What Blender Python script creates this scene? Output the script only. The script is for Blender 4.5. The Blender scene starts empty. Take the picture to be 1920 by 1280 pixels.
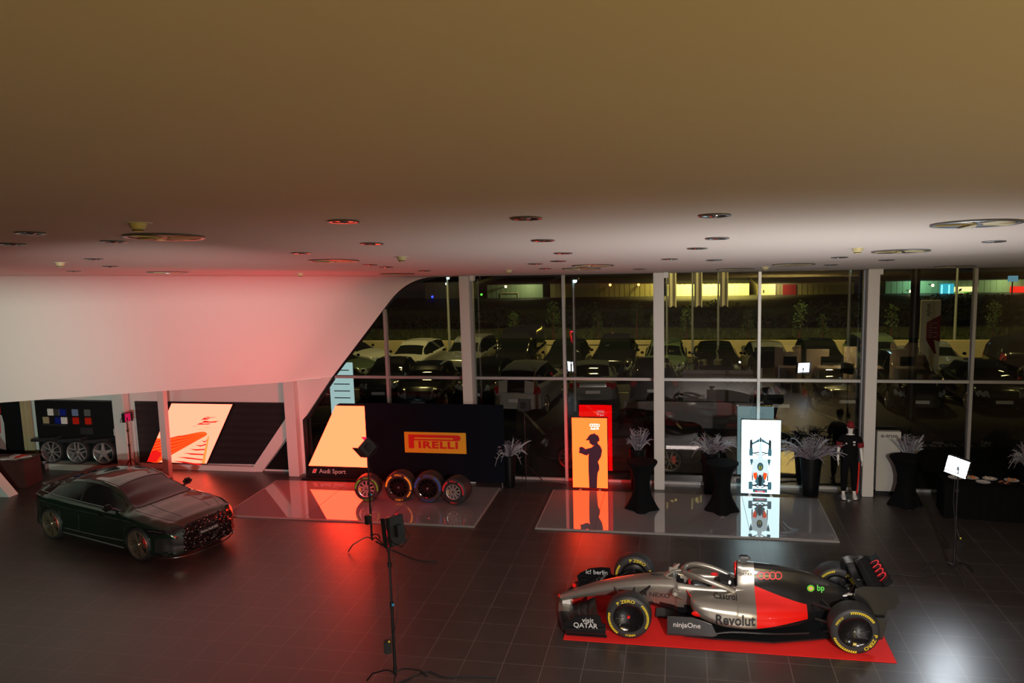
import bpy, bmesh, math, random
from mathutils import Vector, Matrix, Euler
from mathutils.bvhtree import BVHTree
PI = math.pi
random.seed(7)
C = bpy.context.scene.collection
SC = bpy.context.scene

# ------------------------------------------------------------------ camera
cam_d = bpy.data.cameras.new('camera'); cam = bpy.data.objects.new('camera', cam_d); C.objects.link(cam)
cam_d.sensor_width = 36.0; cam_d.lens = 29.25; cam_d.clip_end = 400; cam_d.clip_start = 0.05
RX = Vector((0.980197617, 0.195928460, -0.0287170737))
RY = Vector((0.000758966543, 0.141301566, 0.989966308))
RZ = Vector((0.198020342, -0.970384411, 0.138354755))
cam.matrix_world = Matrix(((RX.x, RY.x, RZ.x, 0), (RX.y, RY.y, RZ.y, 0), (RX.z, RY.z, RZ.z, 6.534), (0, 0, 0, 1)))
SC.camera = cam
# ------------------------------------------------------------------ world, exposure
w = bpy.data.worlds.new('night'); SC.world = w; w.use_nodes = True
bg = w.node_tree.nodes['Background']; bg.inputs[0].default_value = (0.0045, 0.0045, 0.0038, 1); bg.inputs[1].default_value = 1.0
SC.view_settings.view_transform = 'Standard'; SC.view_settings.look = 'None'
SC.view_settings.exposure = 0.0; SC.view_settings.gamma = 1.0; SC.view_settings.use_curve_mapping = False
SC.cycles.use_denoising = True
try: SC.cycles.denoiser = 'OPENIMAGEDENOISE'
except Exception: pass
SC.cycles.max_bounces = 8; SC.cycles.diffuse_bounces = 3; SC.cycles.glossy_bounces = 4; SC.cycles.transparent_max_bounces = 10
SC.cycles.sample_clamp_indirect = 6.0
SC.cycles.caustics_reflective = False; SC.cycles.caustics_refractive = False

def area(name, loc, target, size, power, col, spread=180, sy=None):
    l = bpy.data.lights.new(name, 'AREA'); o = bpy.data.objects.new(name, l); C.objects.link(o)
    l.energy = power; l.color = col; l.size = size
    if sy: l.shape = 'RECTANGLE'; l.size_y = sy
    l.spread = math.radians(spread)
    o.location = loc; o.rotation_euler = (Vector(target) - Vector(loc)).to_track_quat('-Z', 'Y').to_euler()
    return o
def spot(name, loc, target, power, col, ang=60, blend=1.0, rad=.12):
    l = bpy.data.lights.new(name, 'SPOT'); o = bpy.data.objects.new(name, l); C.objects.link(o)
    l.energy = power; l.color = col; l.spot_size = math.radians(ang); l.spot_blend = blend; l.shadow_soft_size = rad
    o.location = loc; o.rotation_euler = (Vector(target) - Vector(loc)).to_track_quat('-Z', 'Y').to_euler(); return o
# the gallery's own warm lamps below and behind the viewer
area('gallery_lamp_light', (5.5, -2.8, 5.35), (4.0, 6.5, 7.4), 3.0, 330, (1.0, 0.69, 0.18), 170)
# fill lights added out of view for the bulkhead, ceiling, racing car and floor
spot('bulkhead_fill_light', (-2.0, 1.5, 4.6), (-12.4, 18.7, 3.4), 4700, (1.0, 0.95, 0.90), 36)
spot('bulkhead_fill_light', (-6.0, 1.5, 4.6), (-19.5, 17.5, 2.2), 3600, (0.62, 1.0, 0.80), 42)
spot('ceiling_fill_light', (2.2, 9.2, 1.2), (0.8, 13.0, 6.6), 800, (0.97, 0.93, 0.92), 135, 1.0, .03)  # unseen lamp added low down to brighten the ceiling
spot('car_fill_light', (2.6, 1.0, 6.0), (1.0, 13.2, 0.2), 4300, (1.0, 0.94, 0.90), 62)  # added fill on the car from the viewer's side
area('floor_fill_light', (0.5, 4.6, 3.25), (0.5, 4.6, 0.0), 2.2, 330, (1.0, 0.82, 0.74), 170)  # free-hanging lamp added to lift the floor tiles
# sodium street lighting over the parking lot
for k, (x, y, e) in enumerate(((-11.5, 34, 420), (-3.5, 34, 400), (6.4, 35, 520), (15, 35, 160))):
    area('street_light', (x, y, 9.0), (x + .5, y + 6, 0), 0.8, e, (1.0, 0.80, 0.28), 150)
area('facade_fill_light', (2.3, 72.4, 4.4), (2.3, 75.2, -.6), 6.5, 2200, (1.0, 0.86, 0.22), 120, sy=.3)  # strip added out of view to brighten the yellow facade

for x, e in ((-15, 45), (-4, 55), (7, 55), (16, 25)):
    area('wall_fill_light', (x, 37.2, 6.8), (x, 43.5, 0), 0.6, e, (1.0, 0.84, 0.32), 120)  # row added to wash the low wall and grass

# ------------------------------------------------------------------ materials
M = {}
def mat(name, col=(.5, .5, .5), rough=.5, metal=0.0, emit=None, es=1.0, coat=0.0, spec=.5, bump=None, noise=None):
    m = bpy.data.materials.new(name); m.use_nodes = True; nt = m.node_tree; b = nt.nodes['Principled BSDF']
    b.inputs['Base Color'].default_value = (*col, 1); b.inputs['Roughness'].default_value = rough; b.inputs['Metallic'].default_value = metal
    b.inputs['Coat Weight'].default_value = coat; b.inputs['Coat Roughness'].default_value = .04
    b.inputs['Specular IOR Level'].default_value = spec
    if emit: b.inputs['Emission Color'].default_value = (*emit, 1); b.inputs['Emission Strength'].default_value = es
    if noise:   # small colour variation in object space: (scale, amount)
        tc = nt.nodes.new('ShaderNodeTexCoord'); n = nt.nodes.new('ShaderNodeTexNoise'); n.inputs['Scale'].default_value = noise[0]; n.inputs['Detail'].default_value = 4
        nt.links.new(tc.outputs['Object'], n.inputs['Vector'])
        mx = nt.nodes.new('ShaderNodeMix'); mx.data_type = 'RGBA'
        mx.inputs[6].default_value = (*[c * (1 - noise[1]) for c in col], 1); mx.inputs[7].default_value = (*[min(1, c * (1 + noise[1])) for c in col], 1)
        nt.links.new(n.outputs['Fac'], mx.inputs[0]); nt.links.new(mx.outputs[2], b.inputs['Base Color'])
    if bump:
        tc = nt.nodes.new('ShaderNodeTexCoord'); n = nt.nodes.new('ShaderNodeTexNoise'); n.inputs['Scale'].default_value = bump[0]
        bp = nt.nodes.new('ShaderNodeBump'); bp.inputs['Strength'].default_value = bump[1]; bp.inputs['Distance'].default_value = .01
        nt.links.new(tc.outputs['Object'], n.inputs['Vector']); nt.links.new(n.outputs['Fac'], bp.inputs['Height']); nt.links.new(bp.outputs['Normal'], b.inputs['Normal'])
    M[name] = m; return m
def emis(name, col, s=1.0):
    m = bpy.data.materials.new(name); m.use_nodes = True; nt = m.node_tree; nt.nodes.clear()
    o = nt.nodes.new('ShaderNodeOutputMaterial'); e = nt.nodes.new('ShaderNodeEmission'); e.inputs[0].default_value = (*col, 1); e.inputs[1].default_value = s
    nt.links.new(e.outputs[0], o.inputs[0]); M[name] = m; return m

mat('ceiling_paint', (.78, .72, .66), .75, bump=(60, .03))
mat('bulkhead_paint', (.82, .80, .77), .7, bump=(60, .02))
mat('white_paint', (.72, .70, .68), .6)
mat('column_paint', (.66, .63, .61), .5)
mat('mullion_metal', (.42, .42, .42), .35, .3)
mat('black_panel', (.010, .010, .011), .5, spec=.25)
mat('black_cloth', (.0045, .005, .006), .9, bump=(300, .3), spec=.1)
mat('black_matte', (.014, .014, .015), .6)
mat('black_gloss', (.006, .006, .007), .12, coat=.6)
mat('carbon', (.012, .012, .013), .28, coat=.5)
mat('rubber', (.022, .022, .023), .55, bump=(80, .1))
mat('titanium', (.37, .345, .30), .33, .75, coat=.35)
mat('f1_black', (.008, .008, .009), .22, coat=.4)
mat('f1_red', (.85, .012, .008), .28, coat=.6)
mat('red_trim', (.8, .02, .02), .4)
mat('chrome', (.8, .8, .8), .12, 1.0)
mat('steel', (.35, .35, .36), .3, .9)
mat('dark_metal', (.03, .03, .032), .35, .6)
mat('dark_lettering', (.012, .012, .014), .6)
mat('white_lettering', (.6, .6, .6), .6)
mat('yellow_lettering', (.75, .58, .02), .6)
mat('green_lettering', (.10, .75, .08), .5)
mat('green_band', (.10, .70, .05), .5)
mat('yellow_band', (.85, .72, .05), .5)
mat('blue_band', (.02, .10, .45), .5)
mat('red_band', (.85, .04, .06), .5)
mat('audi_red', (.9, .02, .03), .4, emit=(.9, .01, .015), es=.25)
mat('carpet_red', (.82, .010, .006), .85, bump=(400, .4))
mat('skin_white', (.80, .79, .77), .35)
mat('shoe_white', (.75, .75, .74), .5)
mat('shirt_black', (.006, .006, .007), .9, spec=.1)
mat('burgundy', (.20, .006, .012), .8)
mat('desk_wood', (.06, .022, .02), .4, noise=(6, .3))
mat('paper', (.75, .72, .70), .6)
mat('feather', (.30, .31, .34), .8)
mat('feather_mauve', (.20, .17, .22), .8)
mat('vase_black', (.004, .0045, .006), .35, spec=.3)
mat('grey_box', (.50, .48, .44), .6)
mat('vent_cream', (.62, .55, .30), .5)
mat('rim_metal', (.62, .62, .62), .3, .7)
mat('asphalt', (.017, .015, .012), .75, noise=(1.2, .3), bump=(30, .3))
mat('lot_line', (.5, .46, .3), .7)
mat('edge_grey', (.26, .25, .245), .5); mat('car_near', (.006, .006, .007), .55, spec=.15); mat('roof_felt', (.008, .008, .008), 1.0, spec=0); mat('concrete', (.36, .30, .17), .8, noise=(1.5, .2))
mat('grass', (.035, .045, .010), .9, noise=(2, .7))
mat('leaf', (.04, .07, .018), .8, noise=(3, .5))
mat('dark_leaf', (.006, .009, .004), .9)
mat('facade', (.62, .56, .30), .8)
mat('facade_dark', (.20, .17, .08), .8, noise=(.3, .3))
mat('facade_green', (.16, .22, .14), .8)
mat('flag_white', (.7, .66, .48), .8)
mat('pole_grey', (.40, .42, .40), .4, .5)
mat('rs_paint', (.018, .040, .027), .15, .6, coat=1.0, spec=.6)
mat('car_glass', (.008, .009, .010), .04, spec=.8)
mat('car_white', (.36, .36, .33), .25, coat=.6)
mat('car_silver', (.20, .21, .20), .25, .4, coat=.6)
mat('car_dark', (.010, .011, .012), .2, coat=.7)
mat('car_green', (.10, .14, .09), .25, .3, coat=.7)
mat('tail_red', (.16, .006, .006), .2, emit=(1, .02, .02), es=.015)
mat('tail_red_lit', (.5, .01, .01), .2, emit=(1, .01, .03), es=.9)
mat('head_lens', (.25, .27, .28), .05, spec=.9)
mat('blue_lens', (.02, .1, .25), .1, emit=(.05, .35, .8), es=.5)
mat('plate_white', (.6, .6, .58), .5)
emis('screen_orange', (8.5, .33, .055)); emis('screen_peach', (14.0, .50, .19)); emis('screen_pink_peach', (4.5, .56, .33)); emis('screen_red', (8, .012, .02))
emis('screen_deep_orange', (3.0, .10, .012)); emis('screen_dark_red', (.9, .012, .01)); emis('screen_red_art', (2.2, .02, .012))
emis('screen_white', (2.0, 2.75, 2.9)); emis('screen_cyan_dim', (.19, .36, .39)); emis('screen_pure', (5, 5, 5))
emis('screen_silhouette', (.055, .016, .024)); emis('screen_plum', (.11, .01, .05)); emis('ink_dark', (.02, .03, .035)); emis('ink_teal', (.06, .16, .20)); emis('ink_orange', (1.2, .11, .02)); emis('ink_yellow', (.5, .45, .01)); emis('ink_pale', (.75, .95, 1.0)); emis('ink_red', (.7, .03, .05))
emis('led_white', (150, 165, 180)); emis('led_red', (1050, 3, 30)); emis('led_red_dim', (150, .6, 3)); emis('led_red_glow', (.5, .01, .06))
emis('lamp_cold', (5, 9, 10)); emis('lamp_warm', (9, 7, 3)); emis('lamp_orange', (9, 3, .6)); emis('lamp_blue', (.1, .2, 5)); emis('lamp_green', (.2, 1.2, .1)); emis('neon_cyan', (.5, 2.2, 2.4)); emis('sign_red', (1.1, .03, .015)); emis('sign_cream', (1.3, 1.2, .5)); emis('sign_green', (.12, .45, .03)); emis('sign_white', (1.5, 1.4, 1.1)); emis('window_warm', (.42, .32, .18)); emis('neon_teal', (.05, .5, .65)); emis('sky_blue_sign', (.10, .25, .32))

def tile_floor():
    m = mat('floor_tile', (.05, .04, .036), .3, spec=1.0); nt = m.node_tree; b = nt.nodes['Principled BSDF']
    tc = nt.nodes.new('ShaderNodeTexCoord'); mp = nt.nodes.new('ShaderNodeMapping'); nt.links.new(tc.outputs['Object'], mp.inputs[0])
    br = nt.nodes.new('ShaderNodeTexBrick'); br.offset = 0; br.squash = 1; nt.links.new(mp.outputs[0], br.inputs['Vector'])
    br.inputs['Scale'].default_value = 1; br.inputs['Brick Width'].default_value = .6; br.inputs['Row Height'].default_value = .6
    br.inputs['Mortar Size'].default_value = .0035; br.inputs['Mortar Smooth'].default_value = 0; br.inputs['Bias'].default_value = 0
    br.inputs['Color1'].default_value = (.044, .034, .031, 1); br.inputs['Color2'].default_value = (.052, .041, .037, 1); br.inputs['Mortar'].default_value = (.22, .18, .16, 1)
    n = nt.nodes.new('ShaderNodeTexNoise'); n.inputs['Scale'].default_value = 3.0; n.inputs['Detail'].default_value = 6; nt.links.new(tc.outputs['Object'], n.inputs['Vector'])
    mx = nt.nodes.new('ShaderNodeMix'); mx.data_type = 'RGBA'; mx.blend_type = 'MULTIPLY'; mx.inputs[0].default_value = .35
    nt.links.new(br.outputs['Color'], mx.inputs[6]); nt.links.new(n.outputs['Fac'], mx.inputs[7]); nt.links.new(mx.outputs[2], b.inputs['Base Color'])
    mr = nt.nodes.new('ShaderNodeMapRange'); mr.inputs[3].default_value = .32; mr.inputs[4].default_value = .42
    nt.links.new(n.outputs['Fac'], mr.inputs[0]); nt.links.new(mr.outputs[0], b.inputs['Roughness'])
    # grid origin measured from the photograph
    mp.inputs['Location'].default_value = (.217, -.0694, 0)
    return m
tile_floor()
def mixmat(name, build):
    m = bpy.data.materials.new(name); m.use_nodes = True; nt = m.node_tree; nt.nodes.clear()
    o = nt.nodes.new('ShaderNodeOutputMaterial'); s = build(nt); nt.links.new(s, o.inputs[0]); M[name] = m; return m
def _glass(nt):
    t = nt.nodes.new('ShaderNodeBsdfTransparent'); t.inputs[0].default_value = (.86, .88, .86, 1)
    g = nt.nodes.new('ShaderNodeBsdfGlossy'); g.inputs['Roughness'].default_value = 0; g.inputs[0].default_value = (1, 1, 1, 1)
    fr = nt.nodes.new('ShaderNodeFresnel'); fr.inputs[0].default_value = 1.5
    mu = nt.nodes.new('ShaderNodeMath'); mu.operation = 'MULTIPLY'; mu.inputs[1].default_value = 2.4; mu.use_clamp = True
    nt.links.new(fr.outputs[0], mu.inputs[0]); mx = nt.nodes.new('ShaderNodeMixShader'); nt.links.new(mu.outputs[0], mx.inputs[0])
    nt.links.new(t.outputs[0], mx.inputs[1]); nt.links.new(g.outputs[0], mx.inputs[2]); return mx.outputs[0]
mixmat('window_glass', _glass)
def _plat(nt):
    d = nt.nodes.new('ShaderNodeBsdfDiffuse'); d.inputs[0].default_value = (.22, .215, .22, 1)
    g = nt.nodes.new('ShaderNodeBsdfGlossy'); g.inputs['Roughness'].default_value = .02; g.inputs[0].default_value = (1, 1, 1, 1)
    mx = nt.nodes.new('ShaderNodeMixShader'); mx.inputs[0].default_value = .34
    nt.links.new(d.outputs[0], mx.inputs[1]); nt.links.new(g.outputs[0], mx.inputs[2]); return mx.outputs[0]
mixmat('platform_gloss', _plat)
def grille_mat():
    m = mat('grille_mesh', (.01, .01, .01), .25, .6); nt = m.node_tree; b = nt.nodes['Principled BSDF']
    tc = nt.nodes.new('ShaderNodeTexCoord'); v = nt.nodes.new('ShaderNodeTexVoronoi'); v.inputs['Scale'].default_value = 16; nt.links.new(tc.outputs['Object'], v.inputs['Vector'])
    r = nt.nodes.new('ShaderNodeValToRGB'); r.color_ramp.elements[0].position = .10; r.color_ramp.elements[0].color = (.75, .75, .75, 1); r.color_ramp.elements[1].position = .24; r.color_ramp.elements[1].color = (.008, .008, .008, 1)  # bright cell centres paint the honeycomb's sparkle into the colour
    nt.links.new(v.outputs['Distance'], r.inputs[0]); nt.links.new(r.outputs[0], b.inputs['Base Color'])
    bp = nt.nodes.new('ShaderNodeBump'); bp.inputs['Strength'].default_value = 1; bp.inputs['Distance'].default_value = .03; nt.links.new(v.outputs['Distance'], bp.inputs['Height']); nt.links.new(bp.outputs[0], b.inputs['Normal'])
grille_mat()
def slat_mat():
    m = mat('slat_panel', (.02, .02, .022), .4); nt = m.node_tree; b = nt.nodes['Principled BSDF']
    tc = nt.nodes.new('ShaderNodeTexCoord'); wv = nt.nodes.new('ShaderNodeTexWave'); wv.bands_direction = 'Z'; wv.inputs['Scale'].default_value = 1.6; nt.links.new(tc.outputs['Object'], wv.inputs['Vector'])
    bp = nt.nodes.new('ShaderNodeBump'); bp.inputs['Strength'].default_value = .5; bp.inputs['Distance'].default_value = .02; nt.links.new(wv.outputs['Fac'], bp.inputs['Height']); nt.links.new(bp.outputs[0], b.inputs['Normal'])
slat_mat()

# ------------------------------------------------------------------ helpers
def tag(o, label=None, cat=None, group=None, kind=None):
    if label: o['label'] = label
    if cat: o['category'] = cat
    if group: o['group'] = group
    if kind: o['kind'] = kind
    return o
def thing(name, label, cat, loc=(0, 0, 0), rz=0, group=None):
    o = bpy.data.objects.new(name, None); C.objects.link(o); o.location = loc; o.rotation_euler = (0, 0, rz)
    o.empty_display_size = .2
    return tag(o, label, cat, group)
def copy_tree(o, parent=None, loc=None, rz=None, label=None):
    c = o.copy(); C.objects.link(c)
    if parent is not None: c.parent = parent
    if loc is not None: c.location = loc
    if rz is not None: c.rotation_euler = (0, 0, rz)
    if label: c['label'] = label
    for ch in list(o.children): copy_tree(ch, c)
    return c
class MB:
    def __init__(s): s.v = []; s.f = []; s.m = []
    def add(s, vs, fs, mi=0):
        n = len(s.v); s.v += [tuple(v) for v in vs]; s.f += [tuple(n + i for i in f) for f in fs]; s.m += [mi] * len(fs); return s
    def box(s, x0, y0, z0, x1, y1, z1, mi=0, mw=None):
        vs = [Vector(p) for p in ((x0, y0, z0), (x1, y0, z0), (x1, y1, z0), (x0, y1, z0), (x0, y0, z1), (x1, y0, z1), (x1, y1, z1), (x0, y1, z1))]
        if mw: vs = [mw @ v for v in vs]
        return s.add(vs, [(0, 3, 2, 1), (4, 5, 6, 7), (0, 1, 5, 4), (1, 2, 6, 5), (2, 3, 7, 6), (3, 0, 4, 7)], mi)
    def rbox(s, x0, y0, z0, x1, y1, z1, b=.01, mi=0, mw=None):
        # box with chamfered vertical and horizontal edges
        bm = bmesh.new(); bmesh.ops.create_cube(bm, size=1)
        for v in bm.verts: v.co = Vector(((x0 + x1) / 2 + v.co.x * (x1 - x0), (y0 + y1) / 2 + v.co.y * (y1 - y0), (z0 + z1) / 2 + v.co.z * (z1 - z0)))
        bmesh.ops.bevel(bm, geom=bm.edges[:], offset=b, segments=2, affect='EDGES')
        bm.verts.index_update(); s.add([(mw @ v.co if mw else v.co) for v in bm.verts], [[v.index for v in f.verts] for f in bm.faces], mi); bm.free(); return s
    def tube(s, pts, r, n=8, mi=0, cap=True, flat=1.0, upv=(0, 0, 1)):
        pts = [Vector(p) for p in pts]; k = len(pts); rs = r if isinstance(r, (list, tuple)) else [r] * k
        vs = []; fs = []; prev = None
        for i, p in enumerate(pts):
            t = (pts[min(i + 1, k - 1)] - pts[max(i - 1, 0)]).normalized()
            u = Vector(upv) if prev is None else prev
            a = u - t * u.dot(t)
            if a.length < 1e-4: a = Vector((1, 0, 0)) - t * t.x
            if a.length < 1e-4: a = Vector((0, 1, 0)) - t * t.y
            a.normalize(); b = t.cross(a); prev = a
            for j in range(n):
                th = 2 * PI * j / n; vs.append(p + (a * math.cos(th) * flat + b * math.sin(th)) * rs[i])
        for i in range(k - 1):
            for j in range(n):
                j2 = (j + 1) % n; fs.append((i * n + j, i * n + j2, (i + 1) * n + j2, (i + 1) * n + j))
        if cap: fs.append(tuple(range(n))[::-1]); fs.append(tuple((k - 1) * n + j for j in range(n)))
        return s.add(vs, fs, mi)
    def lathe(s, prof, n=24, mi=0, mw=None, mis=None, closed=False):
        # prof: list of (radius, height) about z
        k = len(prof); vs = []; fs = []; ms = []
        for r, z in prof:
            for j in range(n):
                th = 2 * PI * j / n; v = Vector((r * math.cos(th), r * math.sin(th), z)); vs.append(mw @ v if mw else v)
        for i in range(k if closed else k - 1):
            i2 = (i + 1) % k
            for j in range(n):
                j2 = (j + 1) % n; fs.append((i * n + j, i * n + j2, i2 * n + j2, i2 * n + j)); ms.append(mis[i] if mis else mi)
        s.add(vs, fs, mi); s.m[-len(ms):] = ms; return s
    def prism(s, poly, axis, a, b, mi=0):
        # poly of 2D points extruded along axis from a to b; axis 'y': (x,z), 'z': (x,y), 'x': (y,z)
        f3 = {'y': lambda p, t: (p[0], t, p[1]), 'z': lambda p, t: (p[0], p[1], t), 'x': lambda p, t: (t, p[0], p[1])}[axis]
        n = len(poly); vs = [f3(p, a) for p in poly] + [f3(p, b) for p in poly]
        return s.add(vs, [tuple(range(n)), tuple(range(2 * n - 1, n - 1, -1))] + [(i, i + n, (i + 1) % n + n, (i + 1) % n) for i in range(n)], mi)
    def loft(s, rings, mi=0, closed=True, cap=True):
        n = len(rings[0]); vs = [p for r in rings for p in r]; fs = []
        for i in range(len(rings) - 1):
            for j in range(n if closed else n - 1):
                j2 = (j + 1) % n; fs.append((i * n + j, i * n + j2, (i + 1) * n + j2, (i + 1) * n + j))
        if cap and closed: fs.append(tuple(range(n))[::-1]); fs.append(tuple((len(rings) - 1) * n + j for j in range(n)))
        return s.add(vs, fs, mi)
    def sphere(s, c, r, n=12, mi=0, sc=(1, 1, 1)):
        prof = [(max(1e-4, math.sin(PI * i / 8)) * r, -math.cos(PI * i / 8) * r) for i in range(9)]
        mw = Matrix.Translation(c) @ Matrix.Diagonal((*sc, 1)); return s.lathe(prof, n, mi, mw)
    def build(s, name, mats, parent=None, smooth=None, loc=None):
        me = bpy.data.meshes.new(name); me.from_pydata(s.v, [], s.f)
        if not isinstance(mats, (list, tuple)): mats = [mats]
        for m_ in mats: me.materials.append(M[m_] if isinstance(m_, str) else m_)
        me.polygons.foreach_set('material_index', s.m)
        bm = bmesh.new(); bm.from_mesh(me); bmesh.ops.recalc_face_normals(bm, faces=bm.faces[:]); bm.to_mesh(me); bm.free()
        if smooth is not None:
            me.polygons.foreach_set('use_smooth', [True] * len(me.polygons))
            me.set_sharp_from_angle(angle=math.radians(smooth))
        me.update()
        o = bpy.data.objects.new(name, me); C.objects.link(o)
        if parent is not None: o.parent = parent
        if loc is not None: o.location = loc
        return o
def S(name, mb, m, smooth=None):
    o = mb.build(name, m, smooth=smooth); o['kind'] = 'structure'; return o
def rotx(a): return Matrix.Rotation(a, 4, 'X')
def roty(a): return Matrix.Rotation(a, 4, 'Y')
def rotz(a): return Matrix.Rotation(a, 4, 'Z')
def tr(x, y, z): return Matrix.Translation((x, y, z))
_tc = {}
def text_geo(body, size=1.0, bold=0.0, ext=0.0, sx=1.0, shear=0.0):
    key = (body, size, bold, ext, sx, shear)
    if key in _tc: return _tc[key]
    cu = bpy.data.curves.new('lettering_curve', 'FONT'); cu.body = body; cu.size = size; cu.align_x = 'CENTER'; cu.align_y = 'CENTER'
    cu.offset = bold * size; cu.space_character = 1.12 if bold > .03 else 1.0; cu.extrude = ext; cu.resolution_u = 3; cu.shear = shear
    o = bpy.data.objects.new('t', cu); C.objects.link(o)
    dg = bpy.context.evaluated_depsgraph_get(); me = bpy.data.meshes.new_from_object(o.evaluated_get(dg))
    vs = [Vector((v.co.x * sx, v.co.y, v.co.z)) for v in me.vertices]; fs = [tuple(p.vertices) for p in me.polygons]
    bpy.data.objects.remove(o); bpy.data.curves.remove(cu); bpy.data.meshes.remove(me)
    _tc[key] = (vs, fs); return _tc[key]
def text_mb(mb, body, size, mw, bold=0.0, mi=0, sx=1.0, shear=0.0):
    vs, fs = text_geo(body, size, bold, 0, sx, shear); mb.add([mw @ v for v in vs], fs, mi); return mb
FACE_Y = rotx(PI / 2)                 # text plane facing -Y, reading along +X
def rings_mb(mb, mw, r=.1, t=.012, mi=0, n=4, step=1.55, seg=28):
    # four interlocking rings lying flat in the local XY plane
    for k in range(n):
        cx = (k - (n - 1) / 2) * r * step
        vs = []; fs = []
        for j in range(seg):
            a = 2 * PI * j / seg
            for q in (r - t, r): vs.append(mw @ Vector((cx + q * math.cos(a), q * math.sin(a), .0004 * k)))
        for j in range(seg):
            j2 = (j + 1) % seg; fs.append((2 * j, 2 * j + 1, 2 * j2 + 1, 2 * j2))
        mb.add(vs, fs, mi)
    return mb
def cat_spline(pts, n):
    # Catmull-Rom through a list of tuples, n samples per span
    out = []; P = [Vector(p) for p in pts]
    for i in range(len(P) - 1):
        p0 = P[max(i - 1, 0)]; p1 = P[i]; p2 = P[i + 1]; p3 = P[min(i + 2, len(P) - 1)]
        for k in range(n):
            t = k / n; out.append(.5 * ((2 * p1) + (p2 - p0) * t + (2 * p0 - 5 * p1 + 4 * p2 - p3) * t * t + (3 * p1 - p0 - 3 * p2 + p3) * t ** 3))
    out.append(P[-1]); return out
def interp(tab, x):
    if x <= tab[0][0]: return tab[0][1]
    for (a, va), (b, vb) in zip(tab, tab[1:]):
        if x <= b:
            t = (x - a) / (b - a); t = t * t * (3 - 2 * t) * .5 + t * .5; return va + (vb - va) * t
    return tab[-1][1]
def split_build(mb, names_mats, parent, smooth=40):
    # one MB whose material indices become separate parts; names_mats: list of (part name, material)
    out = []
    for k, (nm, mt) in enumerate(names_mats):
        fs = [f for f, m_ in zip(mb.f, mb.m) if m_ == k]
        if not fs: out.append(None); continue
        groups = [(nm, fs)]
        def cc(f_, ax): return sum(mb.v[i][ax] for i in f_) / len(f_)
        if nm in ('headlights', 'taillights', 'side_windows', 'red_side_panel'):
            groups = [(nm.rstrip('s') if nm != 'side_windows' else 'side_window', [f_ for f_ in fs if cc(f_, 1) > 0]), (nm.rstrip('s') if nm != 'side_windows' else 'side_window', [f_ for f_ in fs if cc(f_, 1) <= 0])]
        elif nm == 'windscreen': groups = [('windscreen', [f_ for f_ in fs if cc(f_, 0) > 0]), ('rear_window', [f_ for f_ in fs if cc(f_, 0) <= 0])]
        for nm_, fs_ in groups:
            if fs_: out.append(_sub(mb, nm_, fs_, mt, parent, smooth))
    return out
def _sub(mb, nm, fs, mt, parent, smooth):
    if 1:
        used = sorted({i for f in fs for i in f}); mp = {i: j for j, i in enumerate(used)}
        s = MB(); s.add([mb.v[i] for i in used], [tuple(mp[i] for i in f) for f in fs], 0)
        return s.build(nm, mt, parent, smooth)
def boolean_cut(mb, cutters):
    # cut closed mesh mb with closed MB cutters; returns a new MB
    def ob(m_):
        me = bpy.data.meshes.new('tmp'); me.from_pydata(m_.v, [], m_.f); me.polygons.foreach_set('material_index', m_.m)
        bm = bmesh.new(); bm.from_mesh(me); bmesh.ops.recalc_face_normals(bm, faces=bm.faces[:]); bm.to_mesh(me); bm.free()
        o = bpy.data.objects.new('tmp', me); C.objects.link(o); return o
    a = ob(mb); bs = [ob(c) for c in cutters]
    for i in range(8): a.data.materials.append(M['black_matte'])
    a.data.polygons.foreach_set('material_index', mb.m)
    for b in bs:
        md = a.modifiers.new('b', 'BOOLEAN'); md.operation = 'DIFFERENCE'; md.object = b; md.solver = 'EXACT'
    dg = bpy.context.evaluated_depsgraph_get(); dg.update(); me = bpy.data.meshes.new_from_object(a.evaluated_get(dg))
    out = MB(); out.v = [tuple(v.co) for v in me.vertices]; out.f = [tuple(p.vertices) for p in me.polygons]; out.m = [p.material_index for p in me.polygons]
    for o in [a] + bs: bpy.data.objects.remove(o)
    return out
# ================================================================== SHELL
GY = 20.55          # glass line
def cz(y): return 5.28 + .098 * (20.55 - y)      # height of the sloping ceiling
f = MB(); f.add([(-26, -2, 0), (14, -2, 0), (14, GY + .15, 0), (-26, GY + .15, 0)], [(0, 1, 2, 3)]); f.add([(-26, -2, -.2), (14, -2, -.2), (14, GY + .15, -.2), (-26, GY + .15, -.2)], [(0, 3, 2, 1)]); f.add([(-26, GY + .15, -.2), (14, GY + .15, -.2), (14, GY + .15, 0), (-26, GY + .15, 0)], [(0, 1, 2, 3)])
S('floor', f, 'floor_tile')
# ceiling: one big sloping plane with a soft roll towards the bulkhead on the left, see below
c = MB(); rows = [GY + .1, 19, 17, 15, 12, 9, 6, 3, 0, -2, -6]
vs = []
for y in rows:
    for x in (-26, -12, 0, 14): vs.append((x, y, cz(y)))
for y in rows:
    for x in (-26, -12, 0, 14): vs.append((x, y, cz(y) + .25))
n0 = len(rows) * 4; fs = []
for i in range(len(rows) - 1):
    for j in range(3):
        a = i * 4 + j; fs += [(a, a + 1, a + 5, a + 4), (n0 + a, n0 + a + 4, n0 + a + 5, n0 + a + 1)]
c.add(vs, fs); c.add([vs[0], vs[3], vs[n0 + 3], vs[n0]], [(0, 1, 2, 3)])
S('ceiling', c, 'ceiling_paint')
# side and back walls, the gallery under the viewer
S('wall_right', MB().box(13.9, -2, 0, 14.1, GY + .15, 7.4), 'white_paint')
S('wall_back', MB().box(-26, -6.2, 0, 14, -6, 8.2), 'white_paint')
g = MB().box(-26, -6, 3.3, 14, -.4, 3.7)
S('trim_1', g, 'white_paint')                      # gallery slab
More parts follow.
